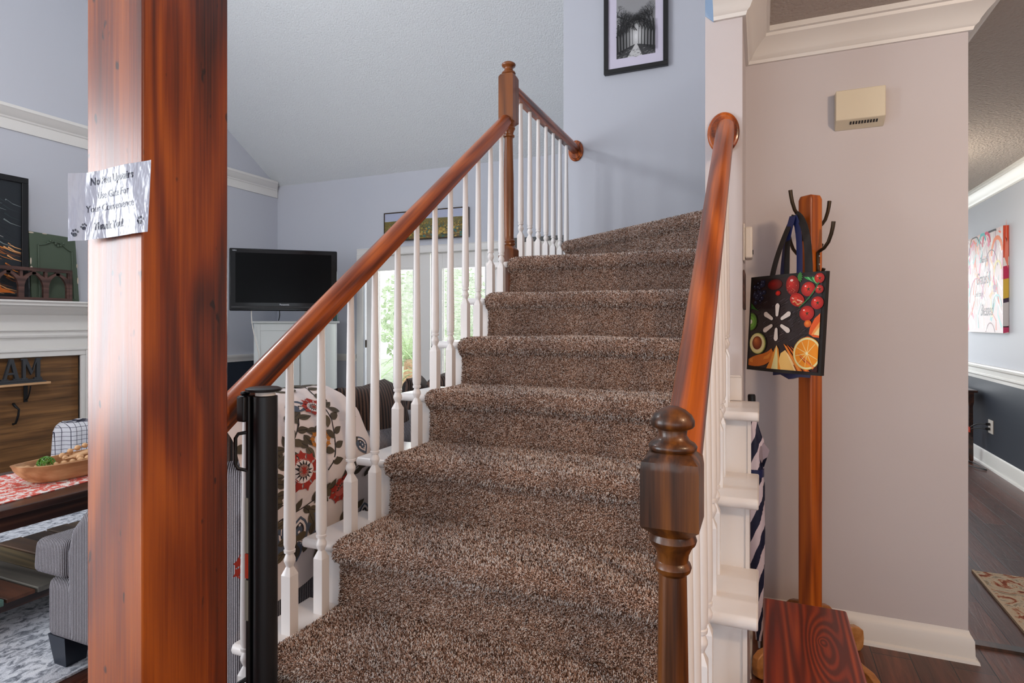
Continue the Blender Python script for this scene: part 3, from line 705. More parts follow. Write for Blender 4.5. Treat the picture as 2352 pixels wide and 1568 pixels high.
for k in range(150):
    x = .1 + random.random() * .75; y = .3 + random.random() * .45; l = .02 + random.random() * .05
    c = random.choice([(70, 60, 66), (60, 50, 54), (88, 80, 88), (34, 26, 28)]); art.stroke([(x, y), (x + l, y + l * .45)], .004, c)
for k in range(26):
    x = .06 + random.random() * .16; y = .72 + random.random() * .22; a_.e(x, y, .026, .026, random.choice([(34, 36, 56), (44, 46, 66), (28, 26, 40)])); a_.e(x - .006, y + .006, .006, .006, (120, 126, 150))
def grad(x, y, rx, ry, c1, c2, rot=0, k=5, ox=-.2, oy=.2):
    for i in range(k):
        t = i / (k - 1); a_.e(x + ox * rx * t, y + oy * ry * t / ASP, rx * (1 - .75 * t), ry * (1 - .75 * t), tuple(int(p * (1 - t) + q * t) for p, q in zip(c1, c2)), rot)
grad(.36, .90, .10, .06, (86, 20, 18), (130, 26, 22)); grad(.41, .81, .035, .028, (150, 24, 18), (220, 40, 30))
grad(.60, .88, .085, .11, (140, 24, 18), (214, 40, 30), .3); a_.e(.585, .93, .02, .012, (250, 220, 210))
for k in range(14): art.star(.53 + random.random() * .13, .80 + random.random() * .12, .005, .002, 4, (240, 170, 120))
for k in range(6): art.leaf(.66, .955, .07, .012, -.8 + k * .35, (60, 130, 60))
for k in range(7): art.leaf(.74 + k * .02, .955, .10, .008, -.4 - .1 * k, random.choice([(60, 160, 80), (110, 200, 120), (40, 110, 60)]))
for x, y, r in ((.93, .935, .06), (.80, .835, .085), (.965, .83, .05), (.92, .70, .075), (.80, .60, .09)):
    x = min(x, .965 - r * .6); grad(x, y, r, r * .9, (168, 24, 16), (238, 60, 40)); art.star(x + .005, y, .035, .008, 5, (40, 60, 28), .4); a_.e(x - r * .4, y + r * .35, r * .12, r * .08, (255, 225, 220))
grad(.67, .735, .095, .07, (190, 30, 20), (240, 80, 60), -.35, 3); art.stroke([(.6, .755), (.74, .715)], .012, (250, 190, 170))
for k in range(9): a_.e(.62 + .013 * k, .715 + .012 * math.sin(k) - .003 * k, .006, .009, (236, 190, 120))
art.stroke(curve((.93, .90), (.88, .82), (.84, .75), (.70, .66), 8), .014, (40, 110, 60))
grad(.82, .50, .045, .04, (214, 90, 20), (248, 140, 50)); grad(.83, .335, .05, .045, (220, 80, 20), (250, 130, 50))
art.poly([(.965, .60), (.90, .55), (.85, .46), (.84, .40), (.90, .37), (.965, .365)], (232, 92, 26)); art.poly([(.965, .52), (.90, .44), (.87, .39), (.965, .41)], (252, 160, 80)); art.poly([(.965, .47), (.93, .43), (.90, .395), (.965, .385)], (250, 220, 150))
# kiwi, greens, avocado
art.poly([(.035, .72), (.10, .66), (.16, .63), (.10, .65), (.035, .66)], (60, 110, 50))
for rr2, c in ((.10, (60, 80, 30)), (.088, (96, 150, 50)), (.06, (120, 176, 70)), (.025, (236, 240, 220))):
    art.fan((.036, .52), [(.036 + rr2 * 1.0 * math.cos(t), .52 + rr2 * 1.1 * math.sin(t) / ASP) for t in [-PI / 2 + PI * k / 12 for k in range(13)]], c)
for rr2, c in ((.135, (40, 48, 24)), (.122, (150, 160, 80)), (.112, (226, 220, 150)), (.10, (236, 226, 170))): a_.e(.15, .29, rr2 * .98, rr2 * 1.05, c, .3) if rr2 < .12 else a_.e(.158, .29, rr2 * .95, rr2, c)
grad(.15, .295, .072, .078, (110, 44, 18), (206, 116, 60), 0, 6, -.3, .4)
# squash, bananas, carrots
art.poly(curve((.035, .115), (.15, .19), (.26, .16), (.36, .245), 10) + curve((.40, .19), (.36, .07), (.2, .03), (.035, .05), 10), (206, 110, 34)); art.poly(curve((.05, .12), (.15, .16), (.24, .12), (.35, .20), 10) + curve((.34, .16), (.28, .07), (.2, .07), (.05, .09), 8), (230, 140, 50))
art.poly([(.30, .035), (.36, .14), (.405, .24), (.43, .28), (.46, .24), (.48, .14), (.50, .035)], (222, 140, 50)); art.poly([(.37, .035), (.40, .15), (.43, .285), (.455, .15), (.46, .035)], (226, 214, 150))
art.poly([(.50, .035), (.47, .12), (.49, .20), (.55, .235), (.64, .14), (.70, .035)], (238, 190, 110)); art.poly([(.55, .235), (.60, .19), (.68, .10), (.73, .035), (.68, .035)], (250, 214, 150))
for k, (c1, c2) in enumerate((((224, 120, 40), (244, 150, 60)), ((214, 96, 26), (240, 130, 50)), ((226, 110, 36), (246, 140, 60)))):
    x0 = .52 + .045 * k; x1 = .72 + .09 * k; y1 = .035 if k < 2 else .06
    art.poly([(x0, .30 - .01 * k), (x0 + .05, .27 - .01 * k), (x1 + .07, y1), (x1 - .015, y1)], (120, 50, 16)); art.poly([(x0 + .004, .298 - .01 * k), (x0 + .05, .27 - .01 * k), (x1 + .062, y1), (x1 + .0, y1)], c1); art.poly([(x0 + .01, .29 - .01 * k), (x0 + .035, .27 - .01 * k), (x1 + .04, y1), (x1 + .015, y1)], c2)
# orange slice
def half(cx, cy, r, c): 
    art.fan((cx, cy), [(min(.965, cx + r * math.cos(t)), cy + r * math.sin(t) / ASP) for t in [2 * PI * k / 40 for k in range(40)]], c)
half(.83, .21, .175, (232, 170, 70)); half(.83, .21, .168, (240, 232, 170)); half(.83, .21, .150, (246, 150, 30))
for k in range(10):
    t = 2 * PI * k / 10 + .2; ex, ey = .83 + .145 * math.cos(t), .21 + .145 * math.sin(t) / ASP
    if ex < .965: art.stroke([(.83, .21), (ex, ey)], .008, (252, 226, 150), .004)
half(.83, .21, .014, (250, 240, 190))
art.poly([(.90, .035), (.965, .035), (.965, .10), (.92, .07)], (60, 20, 16))
# emblem: six rounded spokes
for k in range(6):
    t = PI / 2 + k * PI / 3; cx, cy = .415, .515; pts = []
    r0, r1, w0, w1 = .075, .205, .018, .029
    loc = [(r0, -w0), (r1 - w1 * .7, -w1), (r1, -w1 * .55), (r1 + .006, 0), (r1, w1 * .55), (r1 - w1 * .7, w1), (r0, w0), (r0 - .010, w0 * .5), (r0 - .012, 0), (r0 - .010, -w0 * .5)]
    art.poly([(cx + r * math.cos(t) - q * math.sin(t), cy + (r * math.sin(t) + q * math.cos(t)) / ASP) for r, q in loc], (226, 214, 206))
art.build('printed_front', 'printgloss', bag)
def strap(name, pts, wd, m, parent, nrm=bn):
    pts = [Vector(p) for p in pts]; vs = []
    for i, p in enumerate(pts):
        d = (pts[min(i + 1, len(pts) - 1)] - pts[max(i - 1, 0)]).normalized(); s = d.cross(nrm).normalized() * wd / 2
        for o in (s + nrm * .001, -s + nrm * .001, -s - nrm * .001, s - nrm * .001): vs.append(p + o)
    fs = [(i * 4 + k, i * 4 + (k + 1) % 4, i * 4 + 4 + (k + 1) % 4, i * 4 + 4 + k) for i in range(len(pts) - 1) for k in range(4)] + [(0, 1, 2, 3), tuple(len(vs) - 4 + k for k in (3, 2, 1, 0))]
    return MB().add(vs, fs).build(name, m, parent, smooth=40)
HK = Vector((RX - .055, RY - .055, 1.638))
top = lambda x, o: Vector(bagmap(x, .97, 0)) - bn * o
strap('strap', curve(tuple(top(.27, .012)), tuple(top(.33, .012) + Vector((0, 0, .08))), tuple(HK + Vector((-.03, 0, -.06))), tuple(HK + Vector((0, -.004, .002)))), .022, 'blackfab', bag)
strap('strap', curve(tuple(HK + Vector((0.004, -.004, .002))), tuple(HK + Vector((.035, -.02, -.02))), tuple(top(.76, .012) + Vector((0, 0, .12))), tuple(top(.76, .012))), .030, 'blackfab', bag)
strap('strap', curve(tuple(top(.38, .045)), tuple(top(.40, .045) + Vector((0, 0, .08))), tuple(HK + Vector((-.03, .01, -.07))), tuple(HK + Vector((0, .004, 0)))), .022, 'blackfab', bag)
b2 = thing('blue_bag', 'navy blue bag hanging behind the printed shopping bag on the rack', 'bag', (0, 0, 0))
w0 = Vector((.02, 2.385, 1.055)); wd2 = Vector((.115, -.105, 0)); vs = []
for z, sc in ((0, 1), (.04, 1.02), (.30, 1.0), (.33, .95)):
    for o in (-.012, .012):
        for t in (0, .25, .5, .75, 1): p = w0 + wd2 * t * sc + Vector((0, 0, z + (.008 * math.sin(t * 9) if z < .1 else 0))) - bn * (.030 + .0 - o * math.sin(PI * (t * .9 + .05))); vs.append(tuple(p))
fs = []
for i in range(3):
    for k in range(4):
        a = i * 10; fs += [(a + k, a + k + 1, a + 10 + k + 1, a + 10 + k), (a + 5 + k, a + 15 + k, a + 15 + k + 1, a + 5 + k + 1)]
    fs += [(a, a + 10, a + 15, a + 5), (a + 4, a + 9, a + 19, a + 14)]
fs += [(0, 5, 6, 1), (1, 6, 7, 2), (2, 7, 8, 3), (3, 8, 9, 4)]
MB().add(vs, fs).build('bag_body', 'navyfab', b2, smooth=40)
t0 = w0 + wd2 * .35 + Vector((0, 0, .30)) - bn * .016; t1 = w0 + wd2 * .8 + Vector((0, 0, .30)) - bn * .016
strap('strap', curve(tuple(t0), tuple(t0 + Vector((0, 0, .10))), tuple(HK + Vector((-.028, -.012, -.08))), tuple(HK + Vector((-.006, -.012, -.004)))), .026, 'navyfab', b2)
strap('strap', curve(tuple(HK + Vector((-.002, -.012, -.004))), tuple(HK + Vector((.022, -.014, -.05))), tuple(t1 + Vector((0, 0, .10))), tuple(t1)), .024, 'navyfab', b2)

# bench (narrow red stained top), left of the rack foot
be = thing('wooden_bench', 'narrow wooden bench with glossy reddish top and visible knot', 'bench', (.113, 1.50, 0))
MB().box(-.109, .105, -.42, .378, .425, .45).build('seat', 'bench', be, bevel=.006, seg=3)
for y in (-.36, .30): MB().prism([(-.085, 0), (-.05, 0), (-.03, .06), (.03, .06), (.05, 0), (.085, 0), (.09, .425), (-.09, .425)], 'Y', y, y + .022).build('leg_panel', 'bench', be, bevel=.003)
MB().box(-.02, .02, -.34, .30, .33, .39).build('stretcher', 'bench', be, bevel=.003)

# umbrella leaning in the corner
um = thing('umbrella', 'closed navy and white striped umbrella standing beside the staircase', 'umbrella', (-.008, 2.47, 0), 0)
def um_mat():
    m = mat('umbrella_stripes', (30, 34, 60), .6); sx = nd(m, 'ShaderNodeSeparateXYZ'); ln(m, coords(m), sx.inputs[0])
    at = nd(m, 'ShaderNodeMath', operation='ARCTAN2'); ln(m, sx.outputs[1], at.inputs[0]); ln(m, sx.outputs[0], at.inputs[1])
    mz = nd(m, 'ShaderNodeMath', operation='MULTIPLY_ADD'); ln(m, sx.outputs[2], mz.inputs[0]); mz.inputs[1].default_value = -15.0; ln(m, at.outputs[0], mz.inputs[2])
    s3 = nd(m, 'ShaderNodeMath', operation='MULTIPLY'); ln(m, mz.outputs[0], s3.inputs[0]); s3.inputs[1].default_value = 3
    si = nd(m, 'ShaderNodeMath', operation='SINE'); ln(m, s3.outputs[0], si.inputs[0])
    mrr = nd(m, 'ShaderNodeMapRange'); ln(m, si.outputs[0], mrr.inputs[0]); mrr.inputs[1].default_value = -1; r = ramp(m, [(.46, (24, 30, 62)), (.50, (226, 216, 230))]); ln(m, mrr.outputs[0], r.inputs[0]); ln(m, r.outputs[0], P(m).inputs['Base Color']); return m
M['umb'] = um_mat()
u_ = MB(); secs = [(.03, .010), (.10, .016), (.25, .024), (.45, .030), (.62, .034), (.74, .033), (.80, .036), (.84, .024), (.87, .017), (.885, .012)]; vs = []; nn = 32
for i, (z, r) in enumerate(secs):
    for k in range(nn):
        a = 2 * PI * k / nn; rr3 = r * (1 + .16 * math.sin(6 * a + z * 20)); vs.append((rr3 * math.cos(a), rr3 * math.sin(a), z))
u_.add(vs, [(i * nn + k, i * nn + (k + 1) % nn, (i + 1) * nn + (k + 1) % nn, (i + 1) * nn + k) for i in range(len(secs) - 1) for k in range(nn)] + [tuple(range(nn))[::-1], tuple((len(secs) - 1) * nn + k for k in range(nn))])
u_.add([(.028, -.014, .805), (.058, -.02, .765), (.036, -.026, .70), (.020, -.030, .74), (.026, -.010, .74)], [(0, 1, 2, 3), (0, 4, 2, 1), (0, 3, 2, 4)])
u_.build('canopy', 'umb', um, smooth=60)
MB().loft([(.66, .0365, 0), (.69, .0372, 0)], n=28).build('tie_band', M['navyfab'], um, smooth=40)
MB().loft([(.885, .006, 0), (.90, .006, 0), (.901, .0135, 0), (.968, .0145, 0), (.974, .012, 0)], n=20).build('handle', 'black', um, smooth=40)
MB().loft([(0, .004, 0), (.03, .005, 0)], n=12).build('ferrule', 'silver', um)
um.rotation_euler = (0, math.radians(-1.6), 0)

# chime box, thermostat, dark hanger
ch = thing('door_chime', 'cream door chime box mounted high on the foyer wall', 'door chime', (0, 0, 0))
MB().prism([(YC - .0005, 2.012), (YC - .050, 2.040), (YC - .052, 2.155), (YC - .0005, 2.158)], 'X', .268, .436).build('cover', 'cream', ch, bevel=.003)
m_ = MB()
for k in range(10):
    x = .318 + k * .0098; m_.add([(x, YC - .0405, 2.0340), (x + .0055, YC - .0405, 2.0340), (x + .0055, YC - .0265, 2.0262), (x, YC - .0265, 2.0262)], [(0, 1, 2, 3)])
for v in range(len(m_.v)): m_.v[v] = (m_.v[v][0], m_.v[v][1] - .0012, m_.v[v][2] - .0012)
m_.build('vent_slots', 'black', ch, smooth=0)
th = thing('thermostat', 'white thermostat on the side of the stair wall end', 'thermostat', (0, 0, 0))
MB().box(-.0615, -.056, 2.30, 2.42, 1.475, 1.61).build('back_plate', 'whitepl', th, bevel=.002)
MB().box(-.056, -.030, 2.315, 2.405, 1.485, 1.60).build('cover', 'whitepl', th, bevel=.006)
MB().box(-.030, -.027, 2.325, 2.345, 1.50, 1.515).build('switch', 'black', th)
tag(MB().box(-.0615, -.056, 2.28, 2.50, 1.30, 1.44).build('key_plaque', 'darkwood', bevel=.002), 'thin dark wooden plaque below the thermostat, seen edge on', 'plaque')

# ---------------------------------------------------------------- pictures
def sheet(name, parent, o, ex, ey, W, Hh, fn, m='print', base=(255, 255, 255)):
    """flat art on plane at o spanned by ex, ey; normal = ex x ey"""
    o, ex, ey = Vector(o), Vector(ex), Vector(ey); nz = ex.cross(ey)
    A = Art(lambda x, y, h: tuple(o + ex * x * W + ey * y * Hh + nz * h))
    A.poly([(0, 0), (1, 0), (1, 1), (0, 1)], base); A.asp = Hh / W; fn(A); return A.build(name, m, parent)
def frame4(name, parent, o, ex, ey, W, Hh, w, dep, m, bev=.002):
    o, ex, ey = Vector(o), Vector(ex), Vector(ey); nz = ex.cross(ey); mb = MB()
    for x0, x1, y0, y1 in ((0, W, 0, w), (0, W, Hh - w, Hh), (0, w, w, Hh - w), (W - w, W, w, Hh - w)):
        vs = [o + ex * x + ey * y + nz * z for z in (0, dep) for x, y in ((x0, y0), (x1, y0), (x1, y1), (x0, y1))]
        mb.add(vs, [(0, 3, 2, 1), (4, 5, 6, 7), (0, 1, 5, 4), (1, 2, 6, 5), (2, 3, 7, 6), (3, 0, 4, 7)])
    return mb.build(name, m, parent, bevel=bev)
# tree avenue photograph
FY = YP - .034
pf = thing('framed_photograph', 'black framed black and white print of a tree-lined avenue', 'picture', (0, 0, 0))
X0_, X1_, Z0_, Z1_ = -1.000, -.570, 2.955, 3.575
MB().box(X0_ + .008, X1_ - .008, YP - .012, YP - .0005, Z0_ + .008, Z1_ - .008).build('backing', 'black', pf)
frame4('frame', pf, (X0_, YP - .0008, Z0_), (1, 0, 0), (0, 0, 1), X1_ - X0_, Z1_ - Z0_, .030, .032, 'black')
def trees(A):
    A.poly([(.17, .13), (.84, .13), (.84, .9), (.17, .9)], (150, 150, 152))
    L, R, Bm, Tp = .17, .84, .13, .90
    for k in range(8): t = k / 8; A.ell(.51, .36, .2 * (1 - t), .24 * (1 - t), tuple([150 + int(90 * t)] * 3))
    A.poly([(L, Bm), (R, Bm), (R, .22), (.55, .27), (.48, .27), (L, .2)], (58, 58, 60)); A.poly([(.36, Bm), (.62, Bm), (.53, .27), (.495, .27)], (200, 200, 200))
    for k in range(90): x = L + random.random() * (R - L - .04); y = Bm + random.random() * .09; A.stroke([(x, y), (x + .03, y + .004)], .004, random.choice([(30, 30, 32), (150, 150, 150), (90, 90, 92)]))
    def br(x, y, a, l, w, d):
        if d == 0 or not (L + .01 < x < R - .01) or y > Tp - .02: return
        x2 = min(max(x + l * math.cos(a), L + .005), R - .005); y2 = min(y + l * math.sin(a) / A.asp, Tp - .005)
        A.stroke([(x, y), ((x + x2) / 2 + .006 * random.uniform(-1, 1), (y + y2) / 2), (x2, y2)], w, (16, 16, 18), w * .7)
        for s in (-1, 1): br(x2, y2, a + s * random.uniform(.15, .6) + .05, l * random.uniform(.6, .85), w * .66, d - 1)
    for k in range(16): br(L + .02 + k * (R - L - .04) / 15, .42 + .2 * abs(k - 7.5) / 7.5 * random.random(), PI / 2 + random.uniform(-.7, .7), .07, .012, 7)
    for s in (-1, 1):
        for k in range(6):
            x = .51 + s * (.05 + .052 * k); w = .008 + .006 * k; y0 = .26 - .018 * k
            if L + .01 < x < R - .01: A.stroke([(x, y0), (x + .005 * s, y0 + .2), (x - .01 * s, y0 + .25 + .02 * k)], w, (18, 18, 20), w * .7)
            br(x - .01 * s, y0 + .22, PI / 2 + s * .35, .06 + .015 * k, w * .7, 6)
            br(x, y0 + .15, PI / 2 - s * .3, .05 + .01 * k, w * .5, 5)
sheet('print', pf, (X0_ + .02, YP - .020, Z0_ + .02), (1, 0, 0), (0, 0, 1), X1_ - X0_ - .04, Z1_ - Z0_ - .04, trees, 'print', (214, 208, 226))
# sunflower field
sf = thing('sunflower_painting', 'long framed painting of a sunflower field above the french doors', 'painting')
MB().box(-4.035, -2.955, YF - .035, YF - .0005, 2.195, 2.515).build('backing', 'darkwood', sf)
frame4('frame', sf, (-4.04, YF - .001, 2.19), (1, 0, 0), (0, 0, 1), 1.09, .33, .012, .045, 'bronze')
def sunf(A):
    A.poly([(0, .68), (1, .68), (1, 1), (0, 1)], (178, 184, 206))
    for k in range(8): y = .74 + k * .03; A.stroke([(0, y), (.5, y + .01), (1, y - .005)], .006, (160, 166, 194))
    A.poly([(0, 0), (1, 0), (1, .70), (.6, .715), (.42, .73), (0, .69)], (116, 104, 44))
    for k in range(900):
        y = .7 * (random.random() ** .8); x = random.random(); s = .003 + .02 * (1 - y / .7) ** 1.3
        if s < x < 1 - s and y > s: A.ell(x, y, s, s * 2.2, random.choice([(150, 120, 50), (176, 140, 60), (86, 90, 44), (110, 84, 40), (60, 110, 100), (190, 160, 70), (60, 66, 40)]), 0, 7)
sheet('canvas', sf, (-4.03, YF - .040, 2.20), (1, 0, 0), (0, 0, 1), 1.07, .31, sunf)
# small dark frame behind the landing balusters
bf = thing('small_picture', 'black picture frame on the far wall behind the landing balusters', 'picture')
MB().box(-2.40, -1.86, YF - .015, YF - .0005, 1.70, 2.13).build('backing', 'whitepl', bf)
frame4('frame', bf, (-2.41, YF - .001, 1.69), (1, 0, 0), (0, 0, 1), .56, .455, .045, .03, 'black')
# dining canvas
dc = thing('canvas_painting', 'pink and orange abstract canvas with script lettering on the dining wall', 'painting')
CY0, CY1, CZ0, CZ1 = 5.903, 6.86, 1.166, 2.030
MB().box(XR - .037, XR - .0005, CY0 + .001, CY1, CZ0, CZ1).build('canvas_box', 'black', dc)
def absart(A):
    cs_ = [(240, 200, 190), (232, 120, 150), (250, 170, 110), (238, 104, 60), (150, 206, 204), (214, 60, 110), (246, 226, 170), (190, 130, 160), (240, 240, 236), (250, 214, 210), (120, 190, 190)]
    for k in range(120):
        x = random.random(); y = random.random(); l = .1 + random.random() * .25; a = random.uniform(1.0, 2.2); x2 = min(.99, max(.01, x + l * math.cos(a))); y2 = min(.99, max(.01, y + l * math.sin(a)))
        xm = min(.98, max(.02, (x + x2) / 2 + random.uniform(-.06, .06)))
        A.stroke([(max(.02, min(.98, x)), max(.01, y)), (xm, (y + y2) / 2), (x2, y2)], .022 + random.random() * .03, random.choice(cs_ + [(246, 236, 236)] * 8), .006)
    for cx, cy, r, w, c in ((.86, .74, .13, .04, (236, 120, 50)), (.74, .95, .10, .02, (40, 40, 44)), (.6, .86, .1, .03, (214, 50, 90)), (.72, .60, .16, .008, (30, 30, 34)), (.28, .8, .16, .012, (40, 40, 44)), (.86, .22, .11, .018, (150, 206, 204)), (.5, .9, .08, .03, (80, 190, 190)), (.7, -.06, .12, .010, (120, 60, 70)), (.88, .58, .08, .02, (220, 210, 120)), (.34, .3, .2, .012, (200, 90, 120))):
        pts = [(cx + r * math.cos(t), cy + r * 1.3 * math.sin(t)) for t in [.2 + 2.9 * k / 14 for k in range(15)]]
        pts = [(max(.02, min(.98, x)), max(.01, min(.99, y))) for x, y in pts]; A.stroke(pts, w, c)
    ink = (40, 34, 40)
    A.text('Thankful', .53, .73, .08, ink, 0, .8, 'CENTER', .4); A.text('Grateful', .50, .54, .17, ink, 0, .62, 'CENTER', .4); A.text('and truly', .40, .39, .075, ink, 0, .8, 'CENTER', .4); A.text('Blessed', .60, .22, .17, ink, 0, .62, 'CENTER', .4)
    for s in (-1, 1): A.leaf(.80, .42, .06, .022, PI / 2 - s * .8, (150, 110, 140)); A.leaf(.80, .42, .045, .018, -PI / 2 + s * .9, (170, 130, 150))
    A.stroke([(.80, .37), (.80, .47)], .006, ink)
sheet('painted_front', dc, (XR - .0375, CY1, CZ0), (0, -1, 0), (0, 0, 1), CY1 - CY0, CZ1 - CZ0, absart, 'print', (216, 200, 200))
def absside(A):
    for y0, y1, c in ((.0, .06, (206, 60, 110)), (.06, .28, (214, 214, 218)), (.28, .32, (60, 40, 70)), (.32, .5, (226, 190, 70)), (.5, .62, (200, 40, 90)), (.62, .7, (240, 240, 240)), (.7, 1, (222, 78, 40))): A.poly([(0, y0), (1, y0 + .01), (1, min(1, y1 + .01)), (0, y1)], c)
    A.stroke([(0, .06), (1, .06)], .01, (20, 20, 24)); A.stroke([(.9, .72), (.3, .8), (.6, .95)], .25, (240, 140, 120))
sheet('painted_side', dc, (XR - .037, CY0, CZ0), (1, 0, 0), (0, 0, 1), .036, CZ1 - CZ0, absside)

# ---------------------------------------------------------------- dining side
dt = thing('side_table', 'small dark side table against the navy dining wall', 'table', (1.5, 6.72, 0))
MB().prism([(-.30, -.24), (.28, -.24), (.28, .24), (-.30, .24)], 'Z', .625, .645).build('table_top', 'table', dt, bevel=.004)
MB().box(-.26, .235, -.205, .205, .54, .625).build('apron', 'table', dt)
for x in (-.25, .232):
    for y in (-.215, .19): MB().loft([(0, .012, 1), (.03, .017, 1), (.5, .014, 1), (.54, .02, 1), (.625, .02, 1)], x, y, 16).build('leg', 'table', dt)
ol = thing('wall_outlet', 'white double outlet with black plugs on the navy wall', 'outlet')
MB().box(XR - .012, XR - .0045, 6.225, 6.335, .30, .415).build('cover_plate', 'whitepl', ol, bevel=.002)
for z in (.338, .378): MB().box(XR - .014, XR - .011, 6.262, 6.298, z - .014, z + .014).build('socket', 'whitepl', ol)
pc = MB()
for z, dy in ((.378, .02), (.338, .05)):
    pc.tube([(XR - .045, 6.28, z), (XR - .016, 6.28, z)], .012)
    pc.tube(curve((XR - .045, 6.28, z), (XR - .12, 6.35, z), (XR - .14, 6.55, .30), (XR - .13, 6.50 + dy, .05)) + [(XR - .13, 6.46 + dy, .012)], .005)
pc.tube(curve((XR - .13, 6.55, .010), (XR - .3, 6.45, .012), (XR - .12, 6.2, .012), (XR - .075, 6.15, .010)) + curve((XR - .075, 6.15, .010), (XR - .06, 6.3, .01), (XR - .09, 6.5, .01), (XR - .15, 6.6, .01)), .005)
pco = tag(pc.build('power_cord', 'black', smooth=60), 'black power cords looping from the outlet to the floor', 'cord')
MB().box(XR - .134, XR - .128, 6.37, 6.42, .285, .33).build('cord_tag', 'redtag', pco)
tag(MB().box(.974, 2.6, .6, 3.635, .0005, .010).build('area_rug', 'rug2', bevel=.003), 'patterned red and cream rug on the dark floor at right', 'rug') if False else tag(MB().box(.976, 1.78, 2.87, 3.635, .0005, .010).build('area_rug', 'rug2', bevel=.003), 'patterned rust and cream rug on the dark plank floor at right', 'rug')
bpy.data.objects['area_rug'].name = 'doorway_rug'
MB().box(.972, .984, 2.87, 3.637, .0006, .012).build('rug_binding', 'runner_edge', bpy.data.objects['doorway_rug'])

# foyer and dining lamp fittings (out of frame, they carry the bulbs)
cl = thing('ceiling_light', 'round frosted ceiling light over the foyer behind the camera', 'lamp', (1.30, .50, CZ - .001))
MB().loft([(-.03, .15, 0), (0, .15, 0)], n=32).build('ceiling_plate', 'bronze', cl)
MB().tube([(0, 0, -.03), (0, 0, -.16)], .006).build('stem', 'bronze', cl)

# ---------------------------------------------------------------- great room: fireplace wall
fp = thing('fireplace_surround', 'white painted fireplace surround and mantel against the left wall', 'fireplace')
MSX = XL + .06
def yz(y0, y1, z0, z1, x0, x1, name, m='trim', bev=.003, parent=fp): return MB().box(x0, x1, y0, y1, z0, z1).build(name, m, parent, bevel=bev)
FY0, FY1 = 1.5, 3.80
yz(FY0, FY1, 0, 1.34, XL + .001, XL + .13, 'frieze_panel') if False else None
fr = MB().box(XL + .001, XL + .13, FY0, FY1, .965, 1.345).box(XL + .001, XL + .13, 3.40, FY1, 0, .965).box(XL + .001, XL + .13, FY0, 1.70, 0, .965)
fr.build('surround', 'trim', fp, bevel=.002)
MB().mold([(0, 0), (.02, .004), (.024, .02), (.012, .034), (.012, .05), (.03, .06), (0, .066)], (XL + .13, FY0, 1.125), (XL + .13, FY1, 1.125), (1, 0, 0)).build('moulding', 'trim', fp, smooth=30)
MB().mold([(0, 0), (.016, .002), (.04, .02), (.07, .05), (.075, .07), (.14, .076), (.14, .1), (0, .1)], (XL + .13, FY0 - .05, 1.315), (XL + .13, FY1 + .05, 1.315), (1, 0, 0)).build('shelf_moulding', 'trim', fp, smooth=30)
MB().box(XL + .001, XL + .285, FY0 - .08, FY1 + .10, 1.415, 1.432).build('mantel_shelf', 'trim', fp, bevel=.004)
fq = MB(); pr = [(0, 0), (.018, .0), (.024, .02), (.016, .04), (.022, .06), (0, .065)]
fq.box(XL + .13, XL + .155, 1.70, 3.40, .965, 1.035).box(XL + .13, XL + .155, 3.34, 3.405, 0, .964)
fq.box(XL + .155, XL + .165, 1.72, 3.40, 1.01, 1.035).box(XL + .155, XL + .165, 3.38, 3.405, 0, 1.01); fq.build('opening_frame', 'trim', fp, bevel=.005)
bp = thing('fireplace_board', 'brown wooden board covering the fireplace opening', 'board')
for k in range(8): MB().box(XL + .09, XL + .115 + .001 * (k % 2), 1.701, 3.339, .002 + k * .120, .002 + (k + 1) * .120 - .001).build('plank', 'barn', bp)
sh = thing('letter_shelf', 'small wooden shelf with iron brackets on the brown fireplace board', 'shelf')
MB().box(XL + .118, XL + .20, 2.0, 3.075, .742, .760).build('board', 'bowl', sh, bevel=.002)
for y in (2.2, 2.93):
    MB().box(XL + .117, XL + .125, y - .014, y + .014, .60, .742).tube(curve((XL + .122, y, .62), (XL + .15, y, .61), (XL + .18, y, .68), (XL + .19, y, .735)), .005).build('bracket', 'iron', sh)
F_ = thing('letter_sign', 'grey metal letters on a base standing on the small shelf', 'sign')
MB().box(XL + .13, XL + .195, 2.05, 3.045, .7605, .772).box(XL + .145, XL + .185, 2.07, 3.02, .772, .789).build('base', 'letter', F_, bevel=.002)
LT = {'A': [[(.10, 0), (.24, 0), (.56, 1), (.44, 1)], [(.72, 0), (.94, 0), (.62, 1), (.44, 1)], [(.26, .26), (.78, .26), (.76, .36), (.30, .36)], [(0, 0), (.36, 0), (.36, .07), (0, .07)], [(.62, 0), (1, 0), (1, .07), (.62, .07)]],
      'M': [[(.08, 0), (.22, 0), (.22, 1), (.08, 1)], [(.74, 0), (.92, 0), (.92, 1), (.74, 1)], [(.10, 1), (.28, 1), (.56, .34), (.48, .2)], [(.48, .2), (.56, .34), (.80, 1), (.74, 1)], [(0, 0), (.32, 0), (.32, .07), (0, .07)], [(.64, 0), (1, 0), (1, .07), (.64, .07)], [(0, .93), (.28, .93), (.28, 1), (0, 1)], [(.74, .93), (1, .93), (1, 1), (.74, 1)]],
      'F': [[(.12, 0), (.34, 0), (.34, 1), (.12, 1)], [(.34, .92), (.95, .92), (.95, 1), (.34, 1)], [(.88, .74), (.95, .74), (.95, .92), (.88, .92)], [(.34, .48), (.72, .48), (.72, .56), (.34, .56)], [(0, 0), (.48, 0), (.48, .07), (0, .07)]]}
for c_, y, wd_ in (('F', 2.60, .12), ('A', 2.735, .135), ('M', 2.872, .150)):
    lm_ = MB()
    for i, pl in enumerate(LT[c_]): lm_.prism([(y + p[0] * wd_, .789 + p[1] * .170) for p in pl], 'X', XL + .150 + .0004 * i, XL + .175 - .0004 * i)
    lm_.build('letter', 'letter', F_, smooth=0, bevel=.0015)
